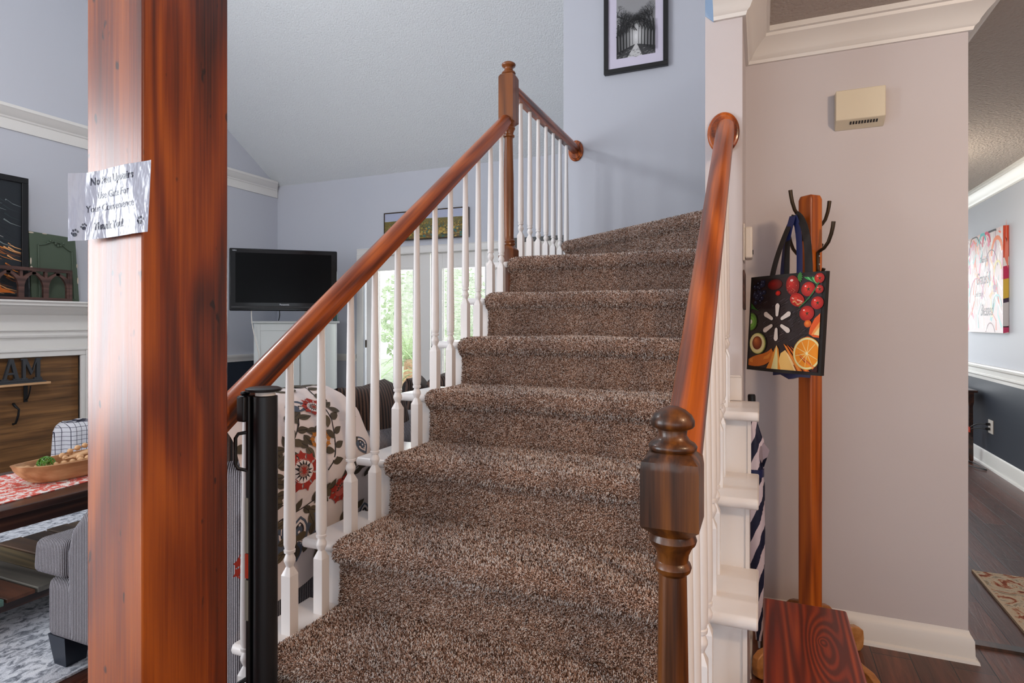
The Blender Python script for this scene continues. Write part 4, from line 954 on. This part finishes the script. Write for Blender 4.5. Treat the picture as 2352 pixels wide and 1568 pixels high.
hk = tag(MB().tube([(XL + .119, 2.845, .595), (XL + .15, 2.84, .58), (XL + .165, 2.86, .55), (XL + .155, 2.86, .50), (XL + .15, 2.845, .44), (XL + .125, 2.84, .432)], [.011, .010, .008, .008, .008, .010]).build('wall_hook', 'iron', smooth=60), 'black iron hook on the brown board below the letters', 'hook')
# mantel things
mp_ = thing('dark_painting', 'black framed orange and black abstract picture standing on the mantel', 'painting')
lean = .0
MB().box(XL + .10, XL + .125, 1.95, 2.935, 1.4325, 2.43).build('backing', 'black', mp_)
frame4('frame', mp_, (XL + .1255, 1.94, 1.4325), (0, 1, 0), (0, 0, 1), 1.0, 1.0, .045, .018, 'black')
def fire(A):
    for k in range(260):
        y = random.random() ** 1.2 * .8; x = random.random() * .75 + .15; c = random.choice([(30, 34, 40), (20, 24, 28), (60, 44, 30), (150, 84, 30), (206, 120, 40), (120, 66, 30), (230, 170, 110)] if y < .42 else [(30, 36, 42), (22, 28, 34), (40, 50, 54), (120, 130, 130)])
        A.stroke([(x, y + .05), (x + .05, y + .02), (x + .13, y)], .012, c, .002)
    A.poly([(.6, .35), (.66, .28), (.85, .06), (.95, .02), (.7, .02), (.6, .2)], (214, 112, 34)); A.poly([(.55, .25), (.62, .14), (.7, .04), (.5, .04)], (170, 196, 200))
    A.stroke([(.55, .62), (.72, .56), (.86, .50)], .012, (220, 214, 206), .002)
sheet('picture', mp_, (XL + .127, 1.98, 1.4725), (0, 1, 0), (0, 0, 1), .92, .92, fire, 'print', (28, 34, 40))
gb = thing('carved_green_plaque', 'worn green plaque with raised ornament leaning on the mantel', 'plaque')
gp = [(2.965, 1.4325), (3.335, 1.4325), (3.30, 1.990), (2.945, 2.005)]
M['greenpaint'] = mat('worn_green', (74, 88, 72), .6)
MB().add([(XL + .14, *p) for p in gp] + [(XL + .12, *p) for p in gp], [(0, 1, 2, 3), (7, 6, 5, 4), (0, 4, 5, 1), (1, 5, 6, 2), (2, 6, 7, 3), (3, 7, 4, 0)]).build('panel', 'greenpaint', gb, bevel=.002)
om = MB()
om.tube([(XL + .145, 3.02, 1.46), (XL + .145, 3.01, 1.90)], .006).tube([(XL + .145, 3.29, 1.46), (XL + .145, 3.27, 1.87)], .006).tube(curve((XL + .145, 3.01, 1.90), (XL + .145, 3.08, 1.90), (XL + .145, 3.10, 1.95), (XL + .145, 3.14, 1.935)) + curve((XL + .145, 3.14, 1.935), (XL + .145, 3.19, 1.95), (XL + .145, 3.21, 1.88), (XL + .145, 3.27, 1.87)), .006)
for k in range(7): om.ball((XL + .146, 3.08 + k * .02, 1.925 + .02 * math.sin(k * 1.1)), .011, 8)
om.build('raised_ornament', 'greenpaint', gb, smooth=60)
M['chip'] = mat('chipped_cream', (206, 190, 172), .7)
for y, z, a, b in ((2.958, 1.76, .006, .03), (2.962, 1.70, .010, .02), (2.96, 1.995, .02, .006), (3.322, 1.62, .006, .03), (3.315, 1.75, .005, .02), (3.06, 1.997, .02, .004), (3.27, 1.99, .02, .005)): MB().ball((XL + .140, y, z), (.0015, a, b), 8).build('paint_chip', 'chip', gb)
ar = thing('arcade_fretwork', 'low dark wooden fretwork of gothic arches in front on the mantel', 'ornament')
am = MB(); ax0, ax1 = XL + .20, XL + .225; az0, az1 = 1.4325, 1.70; pitch = .178
y = 3.225
am.box(ax0 - .004, ax1 + .004, 1.95, y, az1 - .028, az1).box(ax0 - .004, ax1 + .004, 1.95, y, az0, az0 + .024).box(ax0 - .003, ax1 + .003, y - .022, y + .0, az0 + .024, az1 - .028)
yy = y - .022
while yy > 2.0:
    y0, y1 = yy - pitch, yy; c_ = (y0 + y1) / 2; st_ = .020; sp = az0 + .024 + .09; ap = az1 - .055
    pl = [(y0, az0 + .024), (y0 + st_, az0 + .024), (y0 + st_, sp)] + [(y0 + st_ + (c_ - y0 - st_) * (1 - math.cos(t)) ** .8, sp + (ap - sp) * math.sin(t)) for t in [PI / 2 * k / 6 for k in range(1, 7)]] + [(c_, az1 - .036), (c_ - .02, az1 - .036), (y0 + .010, sp + .075), (y0 + .01, az1 - .028), (y0, az1 - .028)]
    for mir in (0, 1):
        p = pl if not mir else [(2 * c_ - a, b) for a, b in pl]
        am.prism(p, 'X', ax0, ax1)
    am.box(ax0, ax1, c_ - .014, c_ + .014, ap, az1 - .028)
    yy -= pitch
am.build('fretwork', 'darkwood', ar, smooth=0, fixn=True)

# plaid cloth over an iron stand by the hearth
ps_ = thing('iron_stand', 'black iron stand by the fireplace holding the plaid cloth', 'stand', (-5.02, 3.02, 0))
MB().tube([(-.1, -.12, .0), (-.08, -.08, .30), (.08, -.08, .30), (.1, -.12, .0)], .012).tube([(-.1, .12, 0), (-.08, .08, .30), (.08, .08, .30), (.1, .12, 0)], .012).build('frame', 'iron', ps_, smooth=60)
MB().loft([(.20, .05, 0), (.22, .09, 0), (.30, .10, 0), (.40, .09, 0)], n=24).build('pot', 'iron', ps_, smooth=40)
def plaid():
    m = mat('plaid_cloth', (220, 220, 226), .85); sx = nd(m, 'ShaderNodeSeparateXYZ'); ln(m, coords(m), sx.inputs[0]); outs = []
    for ax in (1, 2):
        a = nd(m, 'ShaderNodeMath', operation='MULTIPLY'); ln(m, sx.outputs[ax], a.inputs[0]); a.inputs[1].default_value = 190
        s = nd(m, 'ShaderNodeMath', operation='SINE'); ln(m, a.outputs[0], s.inputs[0]); g_ = nd(m, 'ShaderNodeMath', operation='GREATER_THAN'); ln(m, s.outputs[0], g_.inputs[0]); g_.inputs[1].default_value = .95; outs.append(g_.outputs[0])
    mx = nd(m, 'ShaderNodeMath', operation='MAXIMUM'); ln(m, outs[0], mx.inputs[0]); ln(m, outs[1], mx.inputs[1])
    ln(m, mixc(m, mx.outputs[0], srgb(222, 222, 228), srgb(52, 52, 72)), P(m).inputs['Base Color']); return m
M['plaid'] = plaid()
def cl_(s, t):
    a = 2 * PI * s; r = .02 + .135 * min(1, t * 2.2) + (.018 * math.sin(a * 7) + .01 * math.sin(a * 3 + 1)) * t; z = .472 - .235 * max(0, t - .32) / .68 + .012 * math.sin(a * 5) * t
    return (r * .85 * math.cos(a), r * 1.15 * math.sin(a), z)
cloth = MB().grid(cl_, 72, 14).build('plaid_cloth', 'plaid', smooth=60, fixn=True); cloth.location = (-5.02, 3.02, 0)
tag(cloth, 'black and white plaid cloth draped over the iron stand', 'cloth')

# ---------------------------------------------------------------- coffee table, runner, bowl
ct = thing('coffee_table', 'dark wooden coffee table with slatted lower shelf', 'coffee table')
TX0, TX1, TY0, TY1 = -3.50, -2.795, 1.0, 2.45
MB().box(TX0, TX1, TY0, TY1, .468, .50).build('table_top', 'table', ct, bevel=.004)
for a in ((TX0 + .04, TX1 - .04, TY0 + .04, TY0 + .06), (TX0 + .04, TX1 - .04, TY1 - .06, TY1 - .04), (TX0 + .04, TX0 + .06, TY0 + .06, TY1 - .06), (TX1 - .06, TX1 - .04, TY0 + .06, TY1 - .06)): MB().box(*a, .40, .468).build('apron', 'table', ct)
for x in (TX0 + .04, TX1 - .10):
    for y in (TY0 + .04, TY1 - .10): MB().box(x, x + .06, y, y + .06, 0, .40).build('leg', 'table', ct, bevel=.003)
cols = [(70, 60, 54), (78, 52, 40), (104, 84, 60), (84, 64, 48), (66, 44, 34), (92, 68, 50), (112, 96, 64), (96, 92, 84), (90, 56, 40), (96, 130, 120), (90, 60, 42), (74, 50, 40)]
sl = [1.06, 1.17, 1.28, 1.39, 1.50, 1.61, 1.72, 1.83, 1.94, 2.05, 2.16, 2.27]
sc_ = {0: 9}
for i, y in enumerate(sl[::-1]):
    nm_ = 'slat_%d' % i; c = cols[i % 12]
    M[nm_] = wood('slat_wood_%d' % i, tuple(int(v * .6) for v in c), c, tuple(min(255, int(v * 1.3)) for v in c), 'X', 6, 70, .5, 0, .1)
    MB().box(TX0 + .0, TX1 + .03, y, y + .10, .128 + .003 * (i % 3), .150 + .004 * (i % 2)).build('shelf_slat', nm_, ct, bevel=.002)
MB().box(TX0 + .03, TX0 + .08, TY0 + .05, TY1 - .05, .08, .128).box(TX1 - .08, TX1 - .03, TY0 + .05, TY1 - .05, .08, .128).build('shelf_rail', 'table', ct)
rn = [(-3.40, 1.05), (-2.88, 1.30), (-2.98, 2.35), (-3.44, 2.35)]
tag(MB().prism(rn, 'Z', .5005, .5035).build('table_runner', 'runner'), 'red and white patterned runner lying on the coffee table', 'table runner')
# dough bowl
def bowl_surf(r0, dz, z0, z1, W, Lh):
    def f(s, t):
        a = 2 * PI * s
        if t < .3: r = .74 * t / .3; z = z0
        else: k = (t - .3) / .7; r = .74 + .26 * k ** .7; z = z0 + (z1 - z0) * k
        sa = math.sin(a); return (W * r * abs(math.cos(a)) ** .8 * (1 if math.cos(a) > 0 else -1), Lh * r * abs(sa) ** .8 * (1 if sa > 0 else -1), z + (.010 * abs(sa) ** 4 if t > .9 else 0))
    return f
bw = thing('dough_bowl', 'long carved wooden dough bowl on the red runner', 'bowl', (-3.13, 1.93, .504), .07)
mb = MB(); mb.grid(bowl_surf(0, 0, .0, .085, .125, .345), 48, 14); mb.grid(bowl_surf(0, 0, .014, .086, .112, .325), 48, 14)
a = bowl_surf(0, 0, 0, .085, .125, .345); b = bowl_surf(0, 0, .014, .086, .112, .325); vs = [a(k / 48, 1) for k in range(48)] + [b(k / 48, 1) for k in range(48)]
mb.add(vs, [(k, (k + 1) % 48, 48 + (k + 1) % 48, 48 + k) for k in range(48)]); mb.build('bowl_body', 'bowl', bw, smooth=50)
BL = Matrix.Translation((-3.13, 1.93, .504)) @ Matrix.Rotation(.07, 4, 'Z')
def atb(x, y, z): return tuple(BL @ Vector((x, y, z)))
wb_ = MB(); c0 = Vector(atb(.02, -.22, .082))
for k in range(26):
    ax_ = Vector((random.uniform(-1, 1), random.uniform(-1, 1), random.uniform(-1, 1))).normalized(); o_ = ax_.orthogonal().normalized(); o2 = ax_.cross(o_)
    pts = [c0 + .036 * (o_ * math.cos(t) + o2 * math.sin(t)) * random.uniform(.97, 1.03) for t in [2 * PI * j / 18 for j in range(19)]]; wb_.tube(pts, .0016, 5)
tag(wb_.build('woven_ball', 'lime', smooth=60), 'lime green woven wire ball at the near end of the dough bowl', 'decorative ball')
bead = None; kbd = 0
path = curve((-.03, -.27, .060), (.08, -.22, .07), (.09, -.10, .075), (.085, .0, .078), 9) + curve((.085, .02, .078), (.08, .1, .085), (.06, .2, .09), (.02, .26, .085), 10) + curve((-.05, -.10, .085), (-.05, 0, .13), (-.02, .08, .12), (.0, .12, .115), 8)
bs = MB()
for p in path + [(x, y, z + .0) for x, y, z in curve((-.06, .1, .09), (.06, .12, .12), (-.04, .2, .12), (.05, .30, .10), 12)] + [(.06 * math.sin(k * 2.1), -.12 + .035 * k, .082) for k in range(10)]:
    bs.ball(atb(p[0], p[1], p[2] + .008), random.uniform(.0125, .0165), 10)
bs.tube([atb(p[0], p[1], p[2] + .008) for p in path] + [atb(x, y, z + .008) for x, y, z in curve((-.06, .1, .09), (.06, .12, .12), (-.04, .2, .12), (.05, .30, .10), 12)] + [atb(.06 * math.sin(k * 2.1), -.12 + .035 * k, .09) for k in range(9, -1, -1)], .003, 6)
tag(bs.build('bead_garland', 'bead', smooth=60), 'string of natural wooden beads heaped in the dough bowl', 'garland')
dw = MB().loft([(-.11, .004, 0), (-.06, .018, 0), (0, .024, 0), (.07, .02, 0), (.12, .010, 0)], n=10, T=Matrix.Translation(atb(.02, -.02, .10)) @ Matrix.Rotation(-PI / 2 + .12, 4, 'X') @ Matrix.Diagonal((1.4, .5, 1, 1)))
tag(dw.build('driftwood', 'bowl', smooth=20), 'pale piece of split driftwood lying among the beads', 'driftwood')
pod = MB().ball(atb(.0, .17, .135), (.022, .03, .034), 12).ball(atb(.0, .135, .15), (.018, .02, .022), 10).ball(atb(-.03, .25, .125), (.03, .035, .03), 12)
tag(pod.build('seed_pods', M['lampglass'], smooth=60), 'pale grey-green dried pods at the far end of the dough bowl', 'dried pods')
# great room rug
tag(MB().box(-4.9, -2.248, .2, 3.9, .0005, .010).build('living_room_rug', 'rug', bevel=.002), 'large pale grey distressed rug under the coffee table', 'rug')

# ---------------------------------------------------------------- sofa
so = thing('loveseat', 'grey striped corduroy loveseat behind the timber post', 'sofa')
SY0, SY1 = 1.30, 2.62
MB().box(-2.375, -1.55, SY0 + .012, SY1 - .012, .122, .335).build('base', 'cord', so, bevel=.03, seg=4)
for ya, yb in ((SY0, SY0 + .21), (SY1 - .21, SY1)):
    MB().prism([(-2.235, .13), (-2.245, .30), (-2.250, .44), (-2.225, .53), (-2.16, .595), (-2.0, .63), (-1.6, .645), (-1.60, .13)], 'Y', ya, yb).build('arm', 'cord', so, bevel=.035, seg=5, smooth=50)
MB().prism([(-1.72, .13), (-1.425, .13), (-1.415, .60), (-1.422, .66), (-1.388, .71), (-1.395, .77), (-1.44, .805), (-1.55, .81), (-1.72, .80)], 'Y', SY0 + .002, SY1 - .002).build('back', 'cord', so, bevel=.02, seg=4, smooth=50)
m_ = (SY0 + SY1) / 2
MB().add([(-2.45, SY0 + .005, .34), (-2.26, SY0 + .005, .34), (-2.26, SY0 + .215, .34), (-1.72, SY0 + .215, .34), (-1.72, SY1 - .215, .34), (-2.26, SY1 - .215, .34), (-2.26, SY1 - .005, .34), (-2.45, SY1 - .005, .34)] + [(-2.445, SY0 + .01, .465), (-2.26, SY0 + .01, .475), (-2.26, SY0 + .215, .48), (-1.72, SY0 + .215, .48), (-1.72, SY1 - .215, .48), (-2.26, SY1 - .215, .48), (-2.26, SY1 - .01, .475), (-2.445, SY1 - .01, .465)],
         [tuple(range(8))[::-1], tuple(range(8, 16))] + [(i, (i + 1) % 8, 8 + (i + 1) % 8, 8 + i) for i in range(8)]).build('seat_cushion', 'cord', so, bevel=.028, seg=4, smooth=50)
for x in (-2.395, -1.55):
    for y in (SY0 + .03, SY1 - .12): MB().loft([(0, .033, 1), (.122, .048, 1)], x + .055, y + .045, 16).build('leg', 'legs', so)
def pillow(mb, c, hx, hy, hz, rot=0, tilt=0):
    T = Matrix.Translation(c) @ Matrix.Rotation(rot, 4, 'Z') @ Matrix.Rotation(tilt, 4, 'Y')
    def f(sgn):
        def g_(s, t):
            a, b = s * 2 - 1, t * 2 - 1; th_ = (1 - abs(a) ** 3.2) ** .5 * (1 - abs(b) ** 3.2) ** .5
            return tuple(T @ Vector((sgn * hx * th_, hy * a * (1 - .06 * (1 - abs(b))), hz * b * (1 - .06 * (1 - abs(a))))))
        return g_
    mb.grid(f(1), 20, 20); mb.grid(f(-1), 20, 20); return mb
pillow(MB(), (-1.63, 1.70, .74), .15, .36, .235, 0, -.12).build('back_cushion', 'cordbrown', so, smooth=60)  # same cloth as the loveseat, its warm shade put into the colour
pillow(MB(), (-1.60, 2.18, .77), .15, .22, .215, .15, -.2).build('back_cushion', 'cordbrown', so, smooth=60)  # loveseat cloth again, browned in the colour for the light on it
# floral throw over the back
tprof = [(-1.93, .66), (-1.86, .86), (-1.78, .955), (-1.68, .995), (-1.58, .995), (-1.50, .965), (-1.435, .90), (-1.405, .82), (-1.378, .76), (-1.376, .69), (-1.395, .62), (-1.398, .5), (-1.392, .36)]
tl = [0]
for p, q in zip(tprof, tprof[1:]): tl.append(tl[-1] + math.hypot(q[0] - p[0], q[1] - p[1]))
TL = tl[-1]
def throw(x, y, h):
    """x: metres along sofa (0..0.56) ; y: metres down the drape (0..TL)"""
    y = max(0, min(TL, y)); k = 0
    while k < len(tl) - 2 and tl[k + 1] < y: k += 1
    f = (y - tl[k]) / (tl[k + 1] - tl[k]); X = tprof[k][0] * (1 - f) + tprof[k + 1][0] * f; Zz = tprof[k][1] * (1 - f) + tprof[k + 1][1] * f
    dx, dz = tprof[k + 1][0] - tprof[k][0], tprof[k + 1][1] - tprof[k][1]; l = math.hypot(dx, dz); nx_, nz_ = -dz / l, dx / l
    if nz_ < 0 and y < TL * .5: pass
    w_ = .006 * math.sin(x * 16 + y * 3) + .004 * math.sin(x * 41)
    yy = 1.280 + x * (1.06 + .10 * y / TL)
    hemlift = .10 * (x / .56) * max(0, (y / TL - .5)) * 2
    return (X - (nx_ * -1) * (h + w_ + .008), yy, Zz + nz_ * (-1) * -1 * (h + .008) + hemlift)
tm = MB(); tm.grid(lambda s, t: throw(s * .53, t * TL, 0), 60, 70, 0, (226, 214, 210))
ta = Art(throw, .00001, .0012); LEAF = (78, 68, 52); RED = (160, 44, 30); BLU = (78, 88, 104); INK = (40, 34, 36)
def vine(pts, n=7):
    ta.stroke(pts, .0045, INK)
    for k in range(1, len(pts) - 1, max(1, len(pts) // n)):
        a = math.atan2(pts[k + 1][1] - pts[k][1], pts[k + 1][0] - pts[k][0]); s = 1 if k % 2 else -1
        ta.leaf(pts[k][0], pts[k][1], .050, .014, a + s * 1.0, LEAF, INK)
def flower(x, y, r, c, c2=(226, 214, 210)):
    for k in range(9):
        t = 2 * PI * k / 9; ta.star(x + r * .78 * math.cos(t), y + r * .78 * math.sin(t), r * .34, r * .2, 5, c, t)
    ta.ell(x, y, r * .62, r * .62, c2); ta.star(x, y, r * .58, r * .3, 14, INK); ta.ell(x, y, r * .3, r * .3, (150, 120, 110)); ta.star(x, y, r * .26, r * .1, 9, RED)
def paisley(x, y, s, a):
    for k, (w, c) in enumerate(((1, BLU), (.72, (226, 214, 210)), (.5, INK), (.34, BLU))): ta.leaf(x + .01 * k * math.cos(a), y + .01 * k * math.sin(a), s * w, s * .26 * w, a, c)
    for k in range(5): ta.ell(x + s * (.2 + .15 * k) * math.cos(a), y + s * (.2 + .15 * k) * math.sin(a), s * .03, s * .03, (226, 214, 210), 0, 8)
y0 = TL * .32
random.seed(11)
vine(curve((.02, y0 + .02, ), (.14, y0 + .02), (.2, y0 + .14), (.32, y0 + .11), 14), 9); vine(curve((.34, y0 - .02), (.40, y0 + .06), (.45, y0 + .10), (.50, y0 + .05), 12))
vine(curve((.30, y0 + .50), (.40, y0 + .40), (.36, y0 + .25), (.44, y0 + .12), 14)); vine(curve((.06, y0 + .46), (.16, y0 + .42), (.24, y0 + .34), (.30, y0 + .22), 14), 9)
vine(curve((.10, y0 + .62), (.26, y0 + .58), (.38, y0 + .60), (.48, y0 + .52), 12)); vine(curve((.05, y0 - .10), (.2, y0 - .2), (.35, y0 - .12), (.47, y0 - .22), 12))
def yz_(z):
    k = 3
    while k < len(tl) - 2 and tprof[k + 1][1] > z: k += 1
    f = (tprof[k][1] - z) / (tprof[k][1] - tprof[k + 1][1]); return tl[k] + f * (tl[k + 1] - tl[k])
paisley(.20, yz_(.60), .15, 1.7); paisley(.25, yz_(.60), .14, 1.3); paisley(.16, yz_(.60), .12, 2.0); paisley(.12, yz_(.52), .10, .2)
paisley(.46, yz_(.80), .09, 1.2); paisley(.24, yz_(.955), .10, .1); paisley(.5, yz_(.5), .1, 1.7)
for k in range(120):
    x = .02 + .48 * random.random(); y = random.random() * (TL - .1) + .04; ta.leaf(x, y, .05, .014, random.random() * 6.28, random.choice([LEAF, LEAF, (92, 80, 60)]), INK)
flower(.20, yz_(.755), .062, RED); flower(.30, yz_(.83), .036, (176, 110, 40)); flower(.37, yz_(.63), .055, RED, (190, 90, 80)); flower(.34, yz_(.94), .040, RED); flower(.06, yz_(.80), .045, RED); flower(.02, yz_(.55), .05, RED); flower(.1, y0 - .18, .05, RED)
off = len(tm.v); tm.v += ta.mb.v
for f, c in zip(ta.mb.f, ta.mb.c): tm.f.append(tuple(i + off for i in f)); tm.m.append(0); tm.c.append(c)
tag(tm.build('floral_throw', 'printfab', smooth=60, fixn=False), 'cream throw with red flowers and dark leaves draped over the loveseat', 'throw')
# second brown seat further back
ac = thing('brown_armchair', 'dark brown armchair beyond the loveseat, near the french doors', 'armchair', (-2.25, 3.45, 0), .3)
MB().box(-.40, .30, -.38, .38, .10, .42).build('base', 'cordbrown', ac, bevel=.04, seg=3)
MB().prism([(.12, .40), (.36, .12), (.44, .86), (.34, .93), (.24, .90)], 'Y', -.38, .38).build('back', 'cordbrown', ac, bevel=.04, seg=3)
for y in (-.47, .33): MB().box(-.38, .32, y, y + .14, .02, .60).build('arm', 'cordbrown', ac, bevel=.05, seg=3)
pillow(MB(), (.12, -.05, .68), .09, .22, .22, .1, -.25).build('cushion', 'cordbrown', ac, smooth=60)
for x in (-.35, .25):
    for y in (-.34, .34): MB().loft([(0, .02, 1), (.10, .028, 1)], x, y, 16).build('leg', 'legs', ac)

# ---------------------------------------------------------------- cabinet, tv
vd = Vector((-.7435, .7690 * 1.0, 0)).normalized()
def facing(px, py, extra=0): return math.atan2(-px, py) + extra      # local -Y faces the camera side
ca = thing('white_cabinet', 'tall white corner cabinet under the television', 'cabinet', (-4.86, 5.24, 0), .735)
MB().box(-.43, .43, -.20, .22, .04, 1.245).build('body', 'cab', ca, bevel=.002)
MB().box(-.455, .455, -.225, .235, 1.245, 1.268).build('cabinet_top', 'cab', ca, bevel=.003)
for x0, x1 in ((-.42, .035),):
    d_ = MB().box(x0, x1, -.222, -.201, .06, 1.235).build('door', 'cab', ca, bevel=.002)
    fm = MB().box(x0, x0 + .055, -.228, -.222, .06, 1.235).box(x1 - .055, x1, -.228, -.222, .06, 1.235).box(x0 + .055, x1 - .055, -.228, -.222, 1.165, 1.235).box(x0 + .055, x1 - .055, -.228, -.222, .06, .13)
    fm.build('door_frame', 'cab', d_, bevel=.002)
cyl = [(.04 + .38 * t, -.201 - .055 * math.sin(PI * t) ** .7) for t in [k / 12 for k in range(13)]] + [(.42, -.195), (.04, -.195)]
MB().prism(cyl, 'Z', .06, 1.235).build('bowed_door', 'cab', ca, smooth=50)
lm = thing('mushroom_lamp', 'tiny white mushroom-shaped lamp on the white cabinet', 'lamp', (-4.68, 5.22, 1.2685))
MB().loft([(0, .022, 0), (.01, .018, 0), (.075, .012, 0)], n=16).build('base', 'bead', lm, smooth=40)
MB().loft([(.070, .040, 0), (.085, .040, 0), (.115, .026, 0), (.125, .008, 0)], n=16).build('lamp_shade', 'lampglass', lm, smooth=40)
tag(MB().loft([(0, .026, 0), (.10, .026, 0), (.13, .012, 0), (.16, .012, 0)], -4.50, 5.47, 16).build('green_bottle', mat('dark_green', (34, 70, 66), .3), smooth=40, loc=(0, 0, 1.2685)), 'small dark green bottle at the right end of the white cabinet', 'bottle')
tv = thing('television', 'black flat screen television mounted in the corner above the white cabinet', 'television', (-4.67, 4.86, 1.700), .70)
tw, tht = .535, .325
MB().box(-tw, tw, -.02, .04, -tht, tht).build('bezel', 'tvblk', tv, bevel=.012, seg=3)
MB().box(-tw + .06, tw - .06, -.0215, -.0195, -tht + .085, tht - .045).build('screen', 'screen', tv, smooth=0)
MB().prism([(-.020, -tht + .052), (-.024, -tht + .048), (-.024, -tht + .030), (-.020, -tht + .026)], 'X', -tw + .02, tw - .02).build('trim_strip', 'black', tv)
lv, lf = text_polys('Panasonic', .024, .0006, 1.0); MB().add([(a, -.0222, b - tht + .066) for a, b in lv], lf).build('logo', 'silver', tv, smooth=0, fixn=False)
lv, lf = text_polys('VIERA', .016, .0003, 1.0); MB().add([(a - tw + .05, -.0222, b + tht - .024) for a, b in lv], lf).build('logo', 'silver', tv, smooth=0, fixn=False)
MB().box(-.2, .2, .04, .07, -.18, .18).tube([(0, .05, 0), (-.12, .40, 0), (0, .72, 0)], .025).build('wall_bracket', 'black', tv)
def cable(name, pts, m, lab): return tag(MB().tube(pts, .005, 6).build(name, m, smooth=60), lab, 'cable')
cable('white_cable', curve((-4.93, 4.66, 1.40), (-4.98, 4.70, 1.05), (-4.80, 4.72, .95), (-4.95, 4.75, .72), 14) + curve((-4.95, 4.75, .72), (-5.0, 4.7, .5), (-5.2, 4.6, .4), (-5.3, 4.6, .012), 10), 'whitepl', 'white cable hanging from the television down past the wainscot')
cable('black_cable', curve((-4.80, 4.92, 1.38), (-4.83, 4.96, 1.33), (-4.88, 5.0, 1.30), (-4.92, 5.03, 1.275), 8), 'black', 'short black cable between television and white cabinet')

# ---------------------------------------------------------------- garden seen through the doors
random.seed(5)
def palm(x, y, s, name_lab):
    t = thing('palm_plant', name_lab, 'plant', (x, y, -.2))
    MB().tube([(0, 0, 0), (.02, 0, .25 * s), (0, .02, .5 * s)], [.09 * s, .07 * s, .05 * s]).build('trunk', 'bowl', t, smooth=60)
    mb = MB()
    for k in range(46):
        a = random.random() * 2 * PI; el = random.uniform(-.2, 1.35); L = random.uniform(.7, 1.1) * s; pts = []; d = Vector((math.cos(a) * math.cos(el), math.sin(a) * math.cos(el), math.sin(el))); sd = d.cross(Vector((0, 0, 1))).normalized()
        vs = []
        for j in range(7):
            q = j / 6; c = Vector((0, 0, .5 * s)) + d * L * q + Vector((0, 0, -.35 * s * q * q)); w_ = .022 * s * (1 - q * .9); vs += [c - sd * w_, c + sd * w_]
        mb.add(vs, [(2 * j, 2 * j + 1, 2 * j + 3, 2 * j + 2) for j in range(6)])
    mb.build('fronds', 'green', t, smooth=0)
palm(-5.2, 8.4, 1.25, 'spiky green palm outside the left french door, nearest the glass'); palm(-6.2, 9.6, 1.5, 'taller spiky palm further out in the garden')
def bush(x, y, z, r, lab):
    mb = MB()
    for k in range(1500):
        p = Vector((random.gauss(0, 1), random.gauss(0, 1), random.gauss(0, 1))).normalized() * r * random.uniform(.75, 1.0) + Vector((x, y, z)); a = Vector((random.uniform(-1, 1), random.uniform(-1, 1), random.uniform(-1, 1))).normalized() * .09; b = a.orthogonal().normalized() * .05
        mb.add([p - a, p + b, p + a, p - b], [(0, 1, 2, 3)])
    mb.ball((x, y, z), r * .8, 14); o = mb.build('shrub', 'leafback', smooth=0, fixn=False); tag(o, lab, 'shrub')
bush(-7.7, 13.4, 1.4, 1.6, 'leafy green shrub behind the palms in the garden'); bush(-4.4, 13.8, 1.2, 1.4, 'leafy green shrub further right in the garden')
